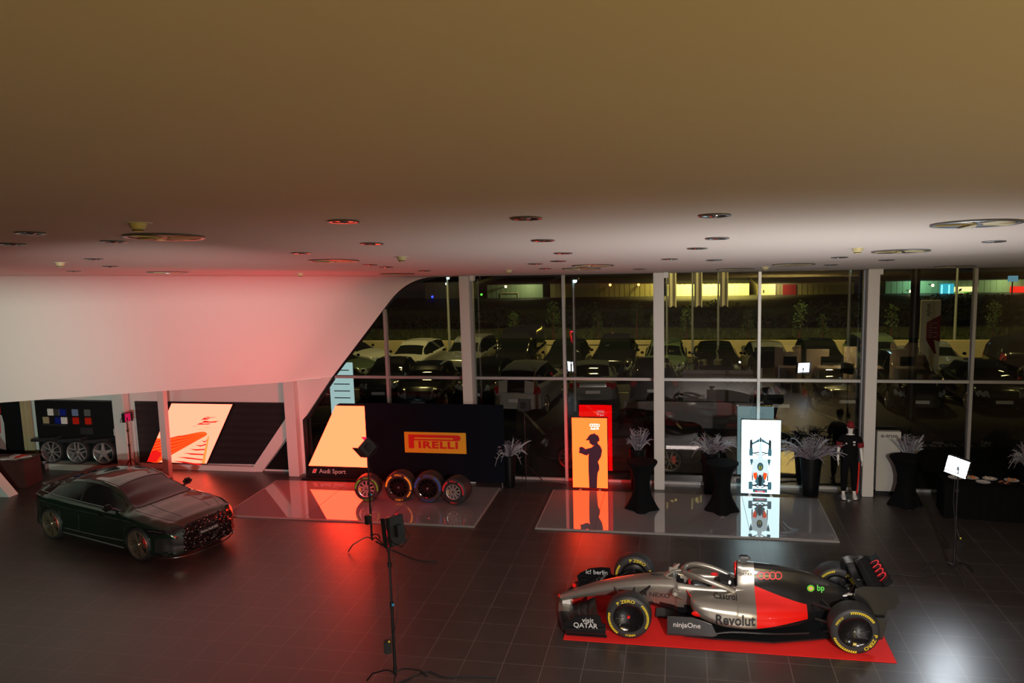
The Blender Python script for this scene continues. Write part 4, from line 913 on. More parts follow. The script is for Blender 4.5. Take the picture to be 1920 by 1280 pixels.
# rear wing
A = MB(); foil(A, [(3.50, y, .80 - .03 * (1 - (y / .6) ** 2), .34, .10) for y in (-.58, -.4, -.2, 0, .2, .4, .58)], .3, .03, 0); A.build('rear_wing_mainplane', 'f1_black', f1, 50)
A = MB(); foil(A, [(3.76, y, .85, .26, .72) for y in (-.58, -.3, 0, .3, .58)], .3, .018, 0); A.build('rear_wing_flap', 'f1_black', f1, 50)
A = MB(); foil(A, [(3.62, y, .88, .20, .40) for y in (-.58, -.3, 0, .3, .58)], .3, .014, 0); A.build('rear_wing_flap', 'f1_black', f1, 50)
A = MB(); rings_mb(A, tr(3.845, 0, .955) @ rotz(-PI / 2) @ rotx(.72), .105, .022); A.build('wing_rings', 'audi_red', f1)
for s_ in (1, -1):
    y = s_ * .60; A = MB()
    P = [(3.40, .80), (3.42, .90), (3.52, .945), (4.02, .955), (4.04, .72), (3.98, .62), (3.88, .58), (3.84, .46), (3.52, .46), (3.50, .62), (3.42, .70)]
    A.prism(P, 'y', y - .008, y + .008); A.build('rear_endplate', 'f1_black', f1, 30)
    A = MB(); A.prism([(3.50, .10), (3.80, .16), (3.86, .47), (3.54, .47)], 'y', y - .10, y - .085); A.build('lower_endplate', 'carbon', f1)
A = MB(); foil(A, [(3.48, y, .42, .20, .25) for y in (-.5, 0, .5)], .2, .02, 0); A.build('beam_wing', 'carbon', f1, 50)
A = MB(); A.prism([(3.38, .40), (3.50, .40), (3.66, .80), (3.56, .80)], 'y', -.012, .012); A.build('wing_pylon', 'carbon', f1)

# ================================================================== ROAD CARS
def car_shell(L, W, top, belt, roofw, zlow, glass, ends, dens=3, wt_tab=None, arch=(), archr=.36, feat=None):
    xs0, xs1 = ends; nS = int(14 * dens)
    st_ = []
    for i in range(nS + 1):
        x = xs0 + (xs1 - xs0) * i / nS
        # denser at both ends
        t = i / nS; x = xs0 + (xs1 - xs0) * (.5 - .5 * math.cos(PI * t)) * .35 + (xs1 - xs0) * t * .65
        zt = interp(top, x); zb = min(interp(belt, x), zt - .015); wm = interp(W, x); wr = min(interp(roofw, x), wm - .03); zl = interp(zlow, x)
        zr = zt - .06 if zt - zb > .15 else zt - .02
        st_.append([(0, zt), (wr * .5, zt - .008), (wr * .88, zt - .025 - .2 * max(0, min(.06, (zt - zb) * .3))), ((wr + .01), max(zr - .015, zb + .004)), (wm - .085 if zt - zb > .2 else wm - .10, zb), (wm - .015, zb - .06), (wm, zb - .16), (wm - .02, (zb + zl) / 2 - .02), (wm + .003, zl + .14), (wm - .03, zl + .02), (wm * .6, zl), (0, zl)])
        st_[-1] = (x, st_[-1])
    rings = []
    for x, P in st_:
        half = cat_spline([(x, y, z) for y, z in P], 3)
        for p in half: p.x = x; p.y = max(0, p.y)
        half[0].y = 0; half[-1].y = 0
        rings.append(half + [Vector((p.x, -p.y, p.z)) for p in half[-2:0:-1]])
    mb = loft_mat(rings, lambda c_: 0)
    if arch:
        cut = []
        for ax in arch:
            for s_ in (1, -1):
                wm = interp(W, ax); c_ = MB(); c_.lathe([(.0001, -.15), (archr, -.15), (archr, .2), (.0001, .2)], 32, mw=tr(ax, s_ * (wm - .12), archr - .02) @ rotx(PI / 2)); cut.append(c_)
        nb = len(mb.f); mb = boolean_cut(mb, cut)
    for i, f_ in enumerate(mb.f):
        c_ = sum((Vector(mb.v[k]) for k in f_), Vector()) / len(f_)
        mi = glass(c_, interp(belt, c_.x), interp(top, c_.x), interp(roofw, c_.x))
        for ax in arch:
            if (c_.x - ax) ** 2 + (c_.z - archr + .02) ** 2 < (archr * 1.002) ** 2 and c_.z > .05: mi = 3
        mb.m[i] = mi
    return mb
# --- green sports saloon
RS = thing('sports_saloon', 'dark green fastback sports saloon with a black front grille, parked at left', 'car', (-11.84, 15.60, 0), -.304)
top = [(-2.28, .86), (-2.24, 1.0), (-2.12, 1.06), (-1.85, 1.14), (-1.4, 1.27), (-.9, 1.365), (-.4, 1.41), (0, 1.415), (.35, 1.37), (.75, 1.20), (1.12, 1.02), (1.35, .985), (1.8, .925), (2.15, .85), (2.32, .76), (2.40, .60)]
belt = [(-2.28, .82), (-2.1, .96), (-1.5, .985), (-.5, .955), (.6, .93), (1.2, .925), (1.8, .86), (2.15, .78), (2.4, .58)]
Wt = [(-2.28, .62), (-2.22, .76), (-2.05, .87), (-1.75, .95), (-1.45, .97), (-1.0, .945), (0, .925), (1.0, .935), (1.45, .965), (1.8, .955), (2.10, .90), (2.28, .80), (2.40, .62)]
rw = [(-2.28, .52), (-2.1, .62), (-1.7, .60), (-1.0, .60), (0, .60), (.6, .60), (1.1, .70), (1.5, .78), (2.0, .74), (2.4, .50)]
zl = [(-2.28, .34), (-2.1, .22), (-1.8, .20), (1.8, .18), (2.2, .16), (2.40, .20)]
def rs_gl(c_, zb, zt, wr):
    x, y, z = c_; ay = abs(y)
    # windscreen band, rear window, side glass
    if .42 < x < 1.16 and ay < wr - .05 and z > zb + .03: return 1
    if -2.02 < x < -1.28 and ay < wr - .06 and z > zb + .05: return 1
    if ay > wr - .01 and z > zb + .015 and z < zt - .075 and -1.72 < x < .95:
        if -.52 < x < -.44: return 3
        if z < 1.40 - max(0, x - .05) * .48 - .02: return 2
    if x > 2.0 and ay < .60 - max(0, abs(z - .50) - .10) * 1.2 and .24 < z < .76 and x > 2.0 + (ay * .15): return 4
    if x > 1.93 and ay > .62 and .28 < z < .56: return 3
    if x > 1.70 and ay > .50 and .64 < z < .745 : return 5
    if x < -2.02 and .80 < z < .91 and ay > .25: return 6
    if x < -1.95 and z < .42: return 3
    if z < .235: return 3
    return 0
mb = car_shell(4.9, Wt, top, belt, rw, zl, rs_gl, (-2.28, 2.40), 7, arch=(-1.44, 1.44), archr=.385)
split_build(mb, [('body', 'rs_paint'), ('windscreen', 'car_glass'), ('side_windows', 'car_glass'), ('black_trim', 'black_matte'), ('grille', 'grille_mesh'), ('headlights', 'black_gloss'), ('taillights', 'tail_red')], RS, 42)
_b = bmesh.new(); _q = [_b.verts.new(v) for v in mb.v]
for f_ in mb.f:
    try: _b.faces.new([_q[i] for i in f_])
    except ValueError: pass
_b.normal_update(); RST = BVHTree.FromBMesh(_b); _b.free()
def drape(name, pts, rad, m_, way='z', n=6):
    P = cat_spline([(p[0], p[1], 0) for p in pts], n); out = []
    for p in P:
        if way == 'z': h = RST.ray_cast(Vector((p.x, p.y, 2.0)), Vector((0, 0, -1)))
        else: h = RST.ray_cast(Vector((p.x, 1.5 * way, p.y)), Vector((0, -way, 0)))
        if h[0]: out.append(h[0])
    if len(out) > 2: MB().tube(out, rad, 6).build(name, m_, RS, 60)
drape('windscreen_seal', [(1.10, -.70), (1.17, -.5), (1.20, 0), (1.17, .5), (1.10, .70)], .016, 'black_matte')
drape('windscreen_seal', [(.44, -.50), (.41, -.3), (.40, 0), (.41, .3), (.44, .50)], .010, 'black_matte')
for s_ in (1, -1):
    drape('windscreen_pillar', [(1.12, s_ * .70), (.80, s_ * .62), (.44, s_ * .53), (.1, s_ * .53), (-.6, s_ * .53), (-1.2, s_ * .53)], .009, 'black_matte')
    drape('bonnet_seam', [(1.16, s_ * .74), (1.5, s_ * .73), (1.9, s_ * .66), (2.15, s_ * .55)], .005, 'black_matte')
    drape('bonnet_crease', [(1.20, s_ * .40), (1.6, s_ * .42), (2.1, s_ * .36)], .006, 'rs_paint')
    drape('window_outline', [(.98, .985), (.70, 1.12), (.30, 1.28), (-.1, 1.335), (-.7, 1.31), (-1.2, 1.22), (-1.62, 1.09), (-1.85, 1.01)], .008, 'black_gloss', s_)
    drape('wheel_arch_lip', [(1.44 + .395 * math.cos(a), .36 + .395 * math.sin(a)) for a in [PI * (-.05 + 1.1 * k / 12) for k in range(13)]], .010, 'rs_paint', s_)
    drape('wheel_arch_lip', [(-1.44 + .395 * math.cos(a), .36 + .395 * math.sin(a)) for a in [PI * (-.05 + 1.1 * k / 12) for k in range(13)]], .010, 'rs_paint', s_)
    drape('shoulder_crease', [(-2.0, .86), (-1.4, .84), (-.8, .80), (.4, .79), (1.2, .80), (1.9, .76)], .007, 'rs_paint', s_)
    drape('headlight_strip', [(1.78, .70), (1.95, .705), (2.12, .69)], .007, 'steel', s_)
    A = MB(); A.sphere((-2.16, s_ * .74, .87), .035, 10, 0, (.8, 1.2, .6)).sphere((-2.10, s_ * .80, .83), .022, 8); A.build('taillight_glow', 'tail_red_lit', RS, 50)
    drape('sill_line', [(-.95, .34), (0, .33), (.95, .36)], .008, 'steel', s_)
def road_wheel(parent, x, y, R=.355, w_=.27, spokes=6, fancy=True):
    near = y < 0; t = bpy.data.objects.new('wheel', None); C.objects.link(t); t.parent = parent; t.location = (x, y, R)
    if not near: t.rotation_euler = (0, 0, PI)
    a_ = MB(); b_ = MB(); alloy(a_, b_, R, w_, spokes, fancy, False, .84); b_.build('tyre', 'rubber', t, 40); a_.build('rim', 'rim_dark' if 'rim_dark' in M else mat('rim_dark', (.40, .34, .24), .3, .85), t, 40)
    MB().lathe([(.0001, .0), (R * .55, .0), (R * .55, .03), (.0001, .03)], 28, mw=tr(0, .02, 0) @ rotx(PI / 2)).build('brake_disc', 'dark_metal', t, 40)
    MB().rbox(.06, -.06, -.10, .16, .0, .12, .02).build('brake_caliper', 'red_trim', t, 30)
    return t
for x in (-1.44, 1.44):
    for y in (-.825, .825): road_wheel(RS, x, y)
for s_ in (1, -1):
    A = MB(); A.rbox(.58, s_ * 1.0 - .10, .97, .74, s_ * 1.0 + .10, 1.10, .045); A.tube([(.66, s_ * .95, 1.0), (.70, s_ * .84, .95)], .03, 6); A.build('door_mirror', 'black_gloss', RS, 40)
    for x in (-.55, .42): A = MB(); A.rbox(x - .22, s_ * .925 - .018, .80, x - .02, s_ * .925 + .018, .83, .012); A.build('door_handle', 'black_gloss', RS, 30)
    A = MB(); A.tube([(-1.0, s_ * .945, .22), (1.0, s_ * .945, .20)], [.03, .03], 6); A.build('side_skirt', 'carbon', RS, 30)
    A = MB(); A.tube(cat_spline([(-1.90, s_ * .80, 1.02), (-1.2, s_ * .86, .995), (0, s_ * .855, .965), (.85, s_ * .845, .955)], 5), .009, 6); A.build('window_strip', 'steel', RS, 40)
    # door seams
    A = MB()
    for x, a in ((.98, .1), (-.50, 0.0), (-1.12, -.25)):
        A.tube([(x, s_ * (interp(Wt, x) + .003), .30), (x + .04, s_ * (interp(Wt, x) - .008), .60), (x - .0 + a * .3, s_ * (interp(Wt, x) - .02), .90)], .004, 4)
    A.build('door_seam', 'black_matte', RS)
    A = MB(); A.sphere((2.09, s_ * .84, .69), .045, 10, 0, (1.5, .8, .5)); A.build('headlight_lens', 'blue_lens' if s_ < 0 else 'tail_red_lit', RS, 50)
A = MB()
for k in range(9):
    y = -.66 + 1.32 * k / 8; 
A.loft([[(-2.30 + .16 * abs(y) , y, 1.06), (-2.10, y, 1.04), (-2.10, y, 1.055), (-2.30 + .16 * abs(y), y, 1.088)] for y in (-.60, -.3, 0, .3, .60)]); A.build('boot_spoiler', 'carbon', RS, 30)
A = MB(); A.tube(cat_spline([(2.05, -.93, .17), (2.30, -.72, .155), (2.46, -.35, .15), (2.48, 0, .15), (2.46, .35, .15), (2.30, .72, .155), (2.05, .93, .17)], 4), .018, 6, flat=.5); A.build('front_splitter', 'chrome', RS, 50)
A = MB(); P = [(2.33, -.60, .52), (2.30, -.48, .73), (2.36, 0, .765), (2.30, .48, .73), (2.33, .60, .52), (2.36, .5, .28), (2.44, 0, .25), (2.36, -.5, .28), (2.33, -.60, .52)]
A.tube([Vector(p) + Vector((.015, 0, 0)) for p in P], .010, 6); A.build('grille_frame', 'dark_metal', RS, 50)
A = MB(); A.rbox(2.42, -.26, .47, 2.44, .26, .58, .006); A.build('number_plate', 'black_matte', RS, 30)
A = MB(); text_mb(A, 'Nuova Audi RS5', .066, tr(2.444, 0, .525) @ rotz(PI / 2) @ FACE_Y, bold=.012); A.build('plate_lettering', 'white_lettering', RS)
A = MB(); rings_mb(A, tr(2.43, 0, .66) @ rotz(PI / 2) @ FACE_Y, .055, .011); A.build('front_rings', 'chrome', RS)
A = MB()
random.seed(3)
for k in range(46):
    y = random.uniform(-.52, .52); z = random.uniform(.29, .68)
    if abs(y) < .28 and .45 < z < .60: continue
    x = 2.43 - .10 * y * y - .10 * abs(z - .5); A.rbox(x, y - .022, z - .006, x + .012, y + .022, z + .006, .003)
tag(A.build('grille_highlights', 'chrome', RS), kind='stuff')
A = MB(); A.rbox(.3, -.62, .85, .55, .62, .93, .03); A.build('dashboard', 'black_matte', RS, 30)
for s_ in (1, -1):
    A = MB(); A.rbox(-.15, s_ * .38 - .2, .5, .0, s_ * .38 + .2, 1.05, .05); A.build('front_seat', 'black_matte', RS, 30)
# --- generic parked cars outside
def parked(label, x, y, rz, kind, paint, lights=True, group='cars parked outside in the lot'):
    t = thing({'suv': 'parked_suv', 'van': 'parked_van', 'hatch': 'parked_hatchback', 'sedan': 'parked_saloon'}[kind], label, 'van' if kind == 'van' else 'car', (x, y, -.1), rz, group)
    if kind in _proto:
        src = _proto[kind]
        for ch_ in src.children:
            c_ = copy_tree(ch_, t)
            if c_.name.split('.')[0] == 'body': c_.data = ch_.data.copy(); c_.data.materials[0] = M[paint]
        return t
    if kind == 'sedan':
        top = [(-2.25, .80), (-2.15, 1.0), (-1.6, 1.06), (-.95, 1.38), (-.1, 1.44), (.5, 1.28), (.95, 1.02), (1.6, .94), (2.1, .80), (2.22, .6)]; bl = 1.0
    elif kind == 'hatch':
        top = [(-2.0, .9), (-1.95, 1.15), (-1.7, 1.38), (-1.0, 1.48), (.0, 1.50), (.6, 1.32), (1.05, 1.05), (1.6, .96), (2.0, .80), (2.1, .6)]; bl = 1.02
    elif kind == 'suv':
        top = [(-2.2, .9), (-2.15, 1.3), (-1.85, 1.62), (-1.0, 1.70), (.0, 1.70), (.55, 1.50), (1.0, 1.20), (1.7, 1.12), (2.15, .98), (2.25, .7)]; bl = 1.15
    else:
        top = [(-2.4, 1.0), (-2.38, 1.8), (-2.2, 1.93), (-1.0, 1.96), (.6, 1.95), (1.2, 1.65), (1.65, 1.20), (2.1, 1.08), (2.4, .95), (2.45, .6)]; bl = 1.18
    e0, e1 = top[0][0], top[-1][0]
    belt = [(e0, bl - .12), (e0 + .3, bl), (1.0, bl - .05), (1.8, bl - .14), (e1, .58)]
    Wt_ = [(e0, .70), (e0 + .15, .84), (-1.3, .91), (1.3, .91), (e1 - .3, .82), (e1, .58)]
    rw_ = [(e0, .62), (-1.5, .62 if kind != 'van' else .74), (0, .62 if kind != 'van' else .76), (.6, .62), (1.2, .74), (e1, .5)]
    zl_ = [(e0, .32), (-1.8, .24), (1.8, .22), (e1, .26)]
    a0, a1 = -1.32, 1.36
    def gl(c_, zb, zt, wr):
        x_, y_, z = c_; ay = abs(y_); glx = {'sedan': (.38, .98), 'hatch': (.45, 1.08), 'suv': (.40, 1.02), 'van': (.95, 1.65)}[kind]
        rrx = {'sedan': (-1.62, -.95), 'hatch': (-1.98, -1.6), 'suv': (-2.16, -1.85), 'van': (-2.40, -2.25)}[kind]
        if glx[0] < x_ < glx[1] and ay < wr - .04 and z > zb + .02: return 1
        if rrx[0] < x_ < rrx[1] and ay < wr - .02 and z > zb + .06 and z < zt + .02: return 1
        if ay > wr - .03 and zb + .02 < z < zt - .08 and rrx[1] - .1 < x_ < glx[1] - .15 and z < zb + .45: return 1
        if x_ > e1 - .25 and ay > .45 and .62 < z < .76: return 2
        if x_ > e1 - .12 and ay < .42 and .42 < z < .68: return 3
        if x_ < e0 + .18 and ay > .48 and bl - .28 < z < bl - .08: return 4
        if z < .32: return 3
        return 0
    mb = car_shell(0, Wt_, top, belt, rw_, zl_, gl, (e0, e1), 2.6, arch=(a0, a1), archr=.35)
    split_build(mb, [('body', paint), ('windows', 'car_glass'), ('headlights', 'head_lens'), ('black_trim', 'black_matte'), ('taillights', 'tail_red')], t, 45)
    for x_ in (a0, a1):
        for y_ in (-.80, .80): road_wheel(t, x_, y_, .325, .2, 5, True)
    for s_ in (1, -1): A = MB(); A.rbox(.62, s_ * .99 - .07, bl, .74, s_ * .99 + .07, bl + .11, .03); A.build('door_mirror', 'black_gloss', t, 30)
    A = MB(); A.rbox(e0 - .02, -.26, .55, e0 + .01, .26, .66, .004); A.rbox(e1 - .01, -.26, .38, e1 + .02, .26, .49, .004); A.build('number_plate', 'plate_white', t)
    _proto[kind] = t
    return t
_proto = {}
H = PI / 2
for a in (
 ('dark saloon parked right outside the glass behind the orange totem, side on', -1.60, 22.70, PI, 'sedan', 'car_near'),
 ('pale estate seen from behind through the glass, left of the orange totem', -5.4, 29.9, H - .08, 'suv', 'car_white'),
 ('dark hatchback beyond the transom behind the backdrop board', -9.4, 30.0, -H + .1, 'hatch', 'car_dark'),
 ('dark van seen through the glass behind the white totem', 3.2, 29.90, H, 'van', 'car_dark'),
 ('white saloon at the far left of the lot, beside the raked glass', -15.6, 37.2, -.30, 'sedan', 'car_white'),
 ('green-grey saloon in the front row beside the raked glass', -15.1, 34.1, -.25, 'sedan', 'car_green'),
 ('red car half hidden by the raked edge of the glass', -15.0, 30.6, -.3, 'hatch', 'tail_red'),
 ('white hatchback in the second bay facing the showroom', -11.95, 36.40, -H - .06, 'hatch', 'car_white'),
 ('dark saloon in front of the white hatchback, second bay', -11.5, 31.7, -H + .1, 'sedan', 'car_dark'),
 ('silver suv next to the left column facing the showroom', -9.35, 36.2, -H - .05, 'suv', 'car_silver'),
 ('tall black van against the low wall', -7.1, 36.5, -H - .03, 'van', 'car_dark'),
 ('black hatchback facing the showroom, left of the tall mullion', -4.9, 36.30, -H, 'hatch', 'car_dark'),
 ('black suv facing the showroom in the middle bay', -2.75, 36.20, -H, 'suv', 'car_dark'),
 ('dark hatchback at the back left of the middle column', -.6, 36.30, -H, 'hatch', 'car_green'),
 ('pale green-lit saloon in the front row before the black suv', -3.3, 31.60, H + .1, 'sedan', 'car_silver'),
 ('dark hatchback with rear lights showing, beside the middle column', -1.0, 31.70, H + .05, 'hatch', 'car_dark'),
 ('black saloon low in the front row left of the tall mullion', -7.45, 31.7, -H - .04, 'sedan', 'car_dark'),
 ('dark saloon right of the middle column behind the banner', 1.5, 36.30, -H + .02, 'sedan', 'car_dark'),
 ('yellow-lit pale saloon behind the ringed banner', 3.6, 36.30, -H + .04, 'sedan', 'car_silver'),
 ('dark saloon straight behind the banner, nearer row', 1.25, 31.70, -H + .06, 'sedan', 'car_dark'),
 ('dark hatchback behind the thin mullion of the white totem', 5.7, 36.30, -H, 'hatch', 'car_dark'),
 ('tall green-tinted suv right of the white totem mullion', 7.9, 36.20, -H + .05, 'suv', 'car_green'),
 ('dark saloon facing the showroom in the bay left of the mannequin column', 5.4, 31.30, -H + .05, 'sedan', 'car_dark'),
 ('dark suv beside the mannequin column', 7.9, 31.4, -H - .03, 'suv', 'car_dark'),
 ('saloon with a bright windscreen right of the mannequin column', 10.1, 36.30, -H + .03, 'sedan', 'car_silver'),
 ('black saloon behind the tall lettered sign', 10.4, 31.50, -H, 'sedan', 'car_dark'),
 ('black suv seen from the side at the right edge of the lot', 14.4, 36.4, .15, 'suv', 'car_dark'),
 ('long black saloon nearest the glass at the right edge', 13.9, 31.2, .12, 'sedan', 'car_dark')):
    parked(*a)
# ================================================================== LIGHT STANDS
def stand(name, label, loc, rz, h, head_rz, pitch, size, face, kind='c', roll=0, knobs=True, batt=True):
    t = thing(name, label, 'studio light', loc, rz)
    A = MB(); A.tube([(0, 0, .20), (0, 0, h * .55)], .022, 10); A.tube([(0, 0, h * .55), (0, 0, h)], .015, 10)
    for z in (.30, h * .55, h * .8): A.lathe([(.0001, z + .03), (.030, z + .03), (.030, z - .03), (.0001, z - .03)], 12)
    A.build('pole', 'dark_metal', t, 40)
    for k in range(3):
        a = 2 * PI * k / 3 + .5; A = MB(); c_, s_ = math.cos(a), math.sin(a)
        if kind == 'c': A.tube(cat_spline([(0, 0, .24 - .03 * k), (.12 * c_, .12 * s_, .26), (.34 * c_, .34 * s_, .17), (.40 * c_, .40 * s_, .14), (.50 * c_, .50 * s_, .014)], 3), .012, 8)
        else: A.tube([(0, 0, .52), (.48 * c_, .48 * s_, .012)], .011, 8); A.tube([(0, 0, .22), (.28 * c_, .28 * s_, .23)], .007, 6)
        A.build('leg', 'dark_metal', t, 40)
    A = MB(); A.rbox(-.03, -.025, h - .05, .03, .025, h + .05, .01); A.build('head_bracket', 'dark_metal', t, 30)
    hd = bpy.data.objects.new('light_head', None); C.objects.link(hd); hd.parent = t; hd.location = (.10, -.05, h + .05) if face == 'led_red_dim' else (0, 0, h + .05); hd.rotation_euler = (Euler((pitch, roll, head_rz), 'XYZ'))
    W_, H_ = size
    MB().rbox(-W_ / 2, -.02, -H_ / 2, W_ / 2, .05, H_ / 2, .01).build('housing', 'black_matte', hd, 30)
    quad(MB(), [(-W_ / 2 + .015, -H_ / 2 + .015), (W_ / 2 - .015, -H_ / 2 + .015), (W_ / 2 - .015, H_ / 2 - .015), (-W_ / 2 + .015, H_ / 2 - .015)], -.023).build('led_face', face, hd)
    A = MB(); A.rbox(-.06, .05, -.08, .06, .10, .08, .01); A.build('control_box', 'dark_metal', hd, 30)
    A = MB(); A.tube([(-W_ / 2 - .02, .02, 0), (-W_ / 2 - .02, .10, -.12), (0, .10, -H_ / 2 - .03), (W_ / 2 + .02, .10, -.12), (W_ / 2 + .02, .02, 0)], .008, 6); A.build('yoke', 'dark_metal', hd, 40)
    A = MB()
    for s_ in (-1, 1): A.box(s_ * W_ / 2 - .004, -.26 if face == 'led_red' else -.10, -H_ / 2, s_ * W_ / 2 + .004, -.02, H_ / 2)
    if kind == 'c': A.box(-W_ / 2, -.12, -H_ / 2 - .006, W_ / 2, -.02, -H_ / 2 + .002)
    A.build('barn_door', 'black_matte', hd)
    if batt:
        A = MB(); A.rbox(-.14, -.05, .55, -.035, .05, .74, .015); A.build('battery_pack', 'black_matte', t, 30)
        A = MB(); A.tube(cat_spline([(-.08, -.03, .72), (.05, -.06, 1.0), (.09, -.03, h * .7), (.03, .03, h * .9), (0, .05, h)], 5), .005, 5); A.build('cable', 'rubber', t)
    if knobs:
        A = MB(); A.sphere((.02, -.03, h * .55), .020, 8); A.build('blue_knob', mat('knob_blue', (.02, .30, .50), .4, emit=(.02, .3, .5), es=.15) if 'knob_blue' not in M else 'knob_blue', t, 40)
        A = MB(); A.sphere((-.06, -.06, .75), .016, 8); A.build('yellow_knob', 'yellow_band', t, 40)
    return t
stand('studio_light_stand', 'tall black light stand in the foreground with its red panel turned away to the left', (-4.0, 10.56, 0), .3, 2.33, -1.98 - .3, .15, (.30, .40), 'led_red_dim', roll=-.06)
stand('studio_light_stand', 'black light stand beside the racing wheels, red panel tilted like a diamond', (-6.24, 15.53, 0), 1.1, 2.10, -2.15 - 1.1, .22, (.30, .28), 'led_red', roll=.62)
stand('studio_light_stand', 'black light stand at right with a glaring white panel', (4.84, 15.56, 0), 2.2, 2.04, -.55 - 2.2, .12, (.36, .30), 'led_white', roll=.22)
stand('studio_light_stand', 'small light stand behind the roof of the green car with a red-sided head', (-14.75, 19.60, 0), .2, 1.62, 1.25 - .2, 0, (.24, .24), 'led_red_glow', 't', batt=False, knobs=False)
stand('studio_light_stand', 'unlit black tripod stand in the dark between backdrop and orange totem', (-3.85, 20.15, 0), .2, 2.0, 2.9, 0, (.30, .30), 'black_matte', 't', batt=False, knobs=False)
stand('studio_light_stand', 'white panel on a low stand below the gallery, facing the glass', (4.55, 8.60, 0), .2, .85, PI - .2 - .35, .12, (.52, .40), 'led_mid' if 'led_mid' in M else emis('led_mid', (14, 15, 16)), batt=False, knobs=False)
stand('studio_light_stand', 'second white panel on a low stand below the gallery', (-4.25, 8.60, 0), .2, .85, PI - .2 + .5, .12, (.34, .42), 'led_mid', batt=False, knobs=False)
# power cables on the floor
for nm, lb, P, in (('power_cable', 'black cable running from the foreground stand over the tiles', [(-4.0, 10.70, .012), (-3.7, 11.05, .012), (-3.4, 10.95, .012), (-3.0, 11.02, .012), (-2.62, 11.05, .012)]),
                   ('power_cable', 'shiny cable behind the rear wing leading to the white light', [(3.35, 15.4, .012), (3.8, 15.55, .012), (4.3, 15.50, .012), (4.7, 15.7, .012), (4.84, 15.5, .012)]),
                   ('power_cable', 'thin cable on the floor right of the middle light stand', [(-6.3, 15.9, .010), (-5.8, 15.5, .010), (-5.2, 15.1, .010), (-4.9, 15.02, .010), (-4.7, 15.05, .010)]),
                   ('power_cable', 'tangled pale cables along the foot of the glass', [(-4.2, 20.2, .012), (-3.6, 20.32, .012), (-3.1, 20.25, .012), (-2.8, 20.1, .012)]),
                   ('power_cable', 'dark cables on the floor beside the tall plant pot', [(2.35, 20.2, .012), (2.8, 20.05, .012), (3.2, 20.25, .012), (3.6, 20.2, .012), (3.9, 20.3, .012)])):
    A = MB(); A.tube(cat_spline(P, 8), .011, 6); tag(A.build(nm, 'rubber', None, 50), lb, 'cable')
A = MB(); A.rbox(-2.60, 10.75, .001, -2.36, 11.0, .006, .002); tag(A.build('floor_hatch', 'floor_tile', None, 30), 'small square floor outlet cover near the bottom of the picture', 'floor outlet')

# ================================================================== HIGH TABLES, PLANTS, MANNEQUIN
def high_table(label, x, y, h=1.12, r=.36):
    t = thing('high_table', label, 'table', (x, y, .036), 0, 'high tables under black stretch covers')
    A = MB(); n = 32; rings = []
    for z, rr, pinch in ((.005, .33, .9), (.10, .29, .7), (.30, .215, .4), (.50, .18, .15), (.70, .185, .05), (.90, .24, .0), (1.02, .31, 0), (1.08, r - .01, 0), (1.10, r, 0), (h, r - .004, 0), (h + .004, r * .6, 0), (h + .004, .001, 0)):
        rings.append([(rr * (1 + pinch * .22 * math.cos(4 * a)) * math.cos(a), rr * (1 + pinch * .22 * math.cos(4 * a)) * math.sin(a), z) for a in [2 * PI * k / n for k in range(n)]])
    A.loft(rings); A.build('stretch_cover', 'black_cloth', t, 50)
    for k in range(4):
        a = PI / 2 * k; A = MB(); A.rbox(.36 * math.cos(a) - .04, .36 * math.sin(a) - .04, 0, .36 * math.cos(a) + .04, .36 * math.sin(a) + .04, .02, .005); A.build('foot', 'dark_metal', t, 30)
    return t
high_table('black-covered high table with a feathery plant behind, between totem and column', -.86, 18.50)
high_table('black-covered high table directly left of the white totem', .92, 18.58)
o = high_table('black-covered high table standing in the dark right of the mannequin', 5.0, 19.55); o.location.z = 0
def plant(label, x, y, base_z, h, rb, rt, nl=34, L=.55, seed=1, spread=1.0, droop=.5, potlabel=None):
    t = thing('potted_plant', label, 'plant', (x, y, base_z), 0, 'black pots with pale feathery leaves')
    A = MB(); A.lathe([(.0001, 0), (rb, 0), (rb * 1.05, .02), (rb + (rt - rb) * .5, h * .45), (rt, h * .9), (rt * 1.02, h), (rt * .88, h), (rt * .84, h - .05), (.0001, h - .05)], 28); A.build('pot', 'vase_black', t, 40)
    rnd = random.Random(seed)
    for grp, mt in (('leaf', 'feather'), ('leaf', 'feather_mauve')):
        A = MB()
        for k in range(nl // 2):
            a = rnd.uniform(0, 2 * PI); sp_ = rnd.uniform(.15, 1) * spread; l = L * rnd.uniform(.6, 1.1); dr = rnd.uniform(.1, droop)
            pts = []
            for q in range(7):
                u = q / 6; pts.append((math.cos(a) * (rt * .3 + l * sp_ * u), math.sin(a) * (rt * .3 + l * sp_ * u), h - .04 + l * (1.15 - sp_ * .5) * u - dr * l * 1.5 * u * u * u))
            wd = rnd.uniform(.010, .022); A.tube(pts, [.006 + wd * math.sin(PI * min(1, .15 + .85 * q / 6)) for q in range(7)], 5, flat=.35, upv=(math.sin(a), -math.cos(a), .3))
            # side barbs
            for q in range(2, 6):
                for s_ in (-1, 1):
                    p = Vector(pts[q]); d = Vector((-math.sin(a) * s_, math.cos(a) * s_, .6)).normalized() * l * .16
                    A.tube([p, p + d], [.006, .002], 3)
        A.build('foliage', mt, t, 60)
    return t
plant('plant with feathery pale leaves beside the right end of the black backdrop', -4.22, 19.88, 0, .82, .13, .17, 34, .62, 3, .9, .6)
plant('upright feathery plant behind the left high table', -1.02, 19.95, 0, 1.05, .15, .20, 44, .62, 5, .6, .4)
plant('spreading feathery plant behind the high table left of the white totem', .72, 19.95, 0, 1.0, .15, .20, 52, .66, 8, .9, .5)
plant('wide feathery plant in a tall black pot between white totem and mannequin', 3.02, 20.02, 0, .92, .17, .25, 60, .78, 11, 1.15, .45)
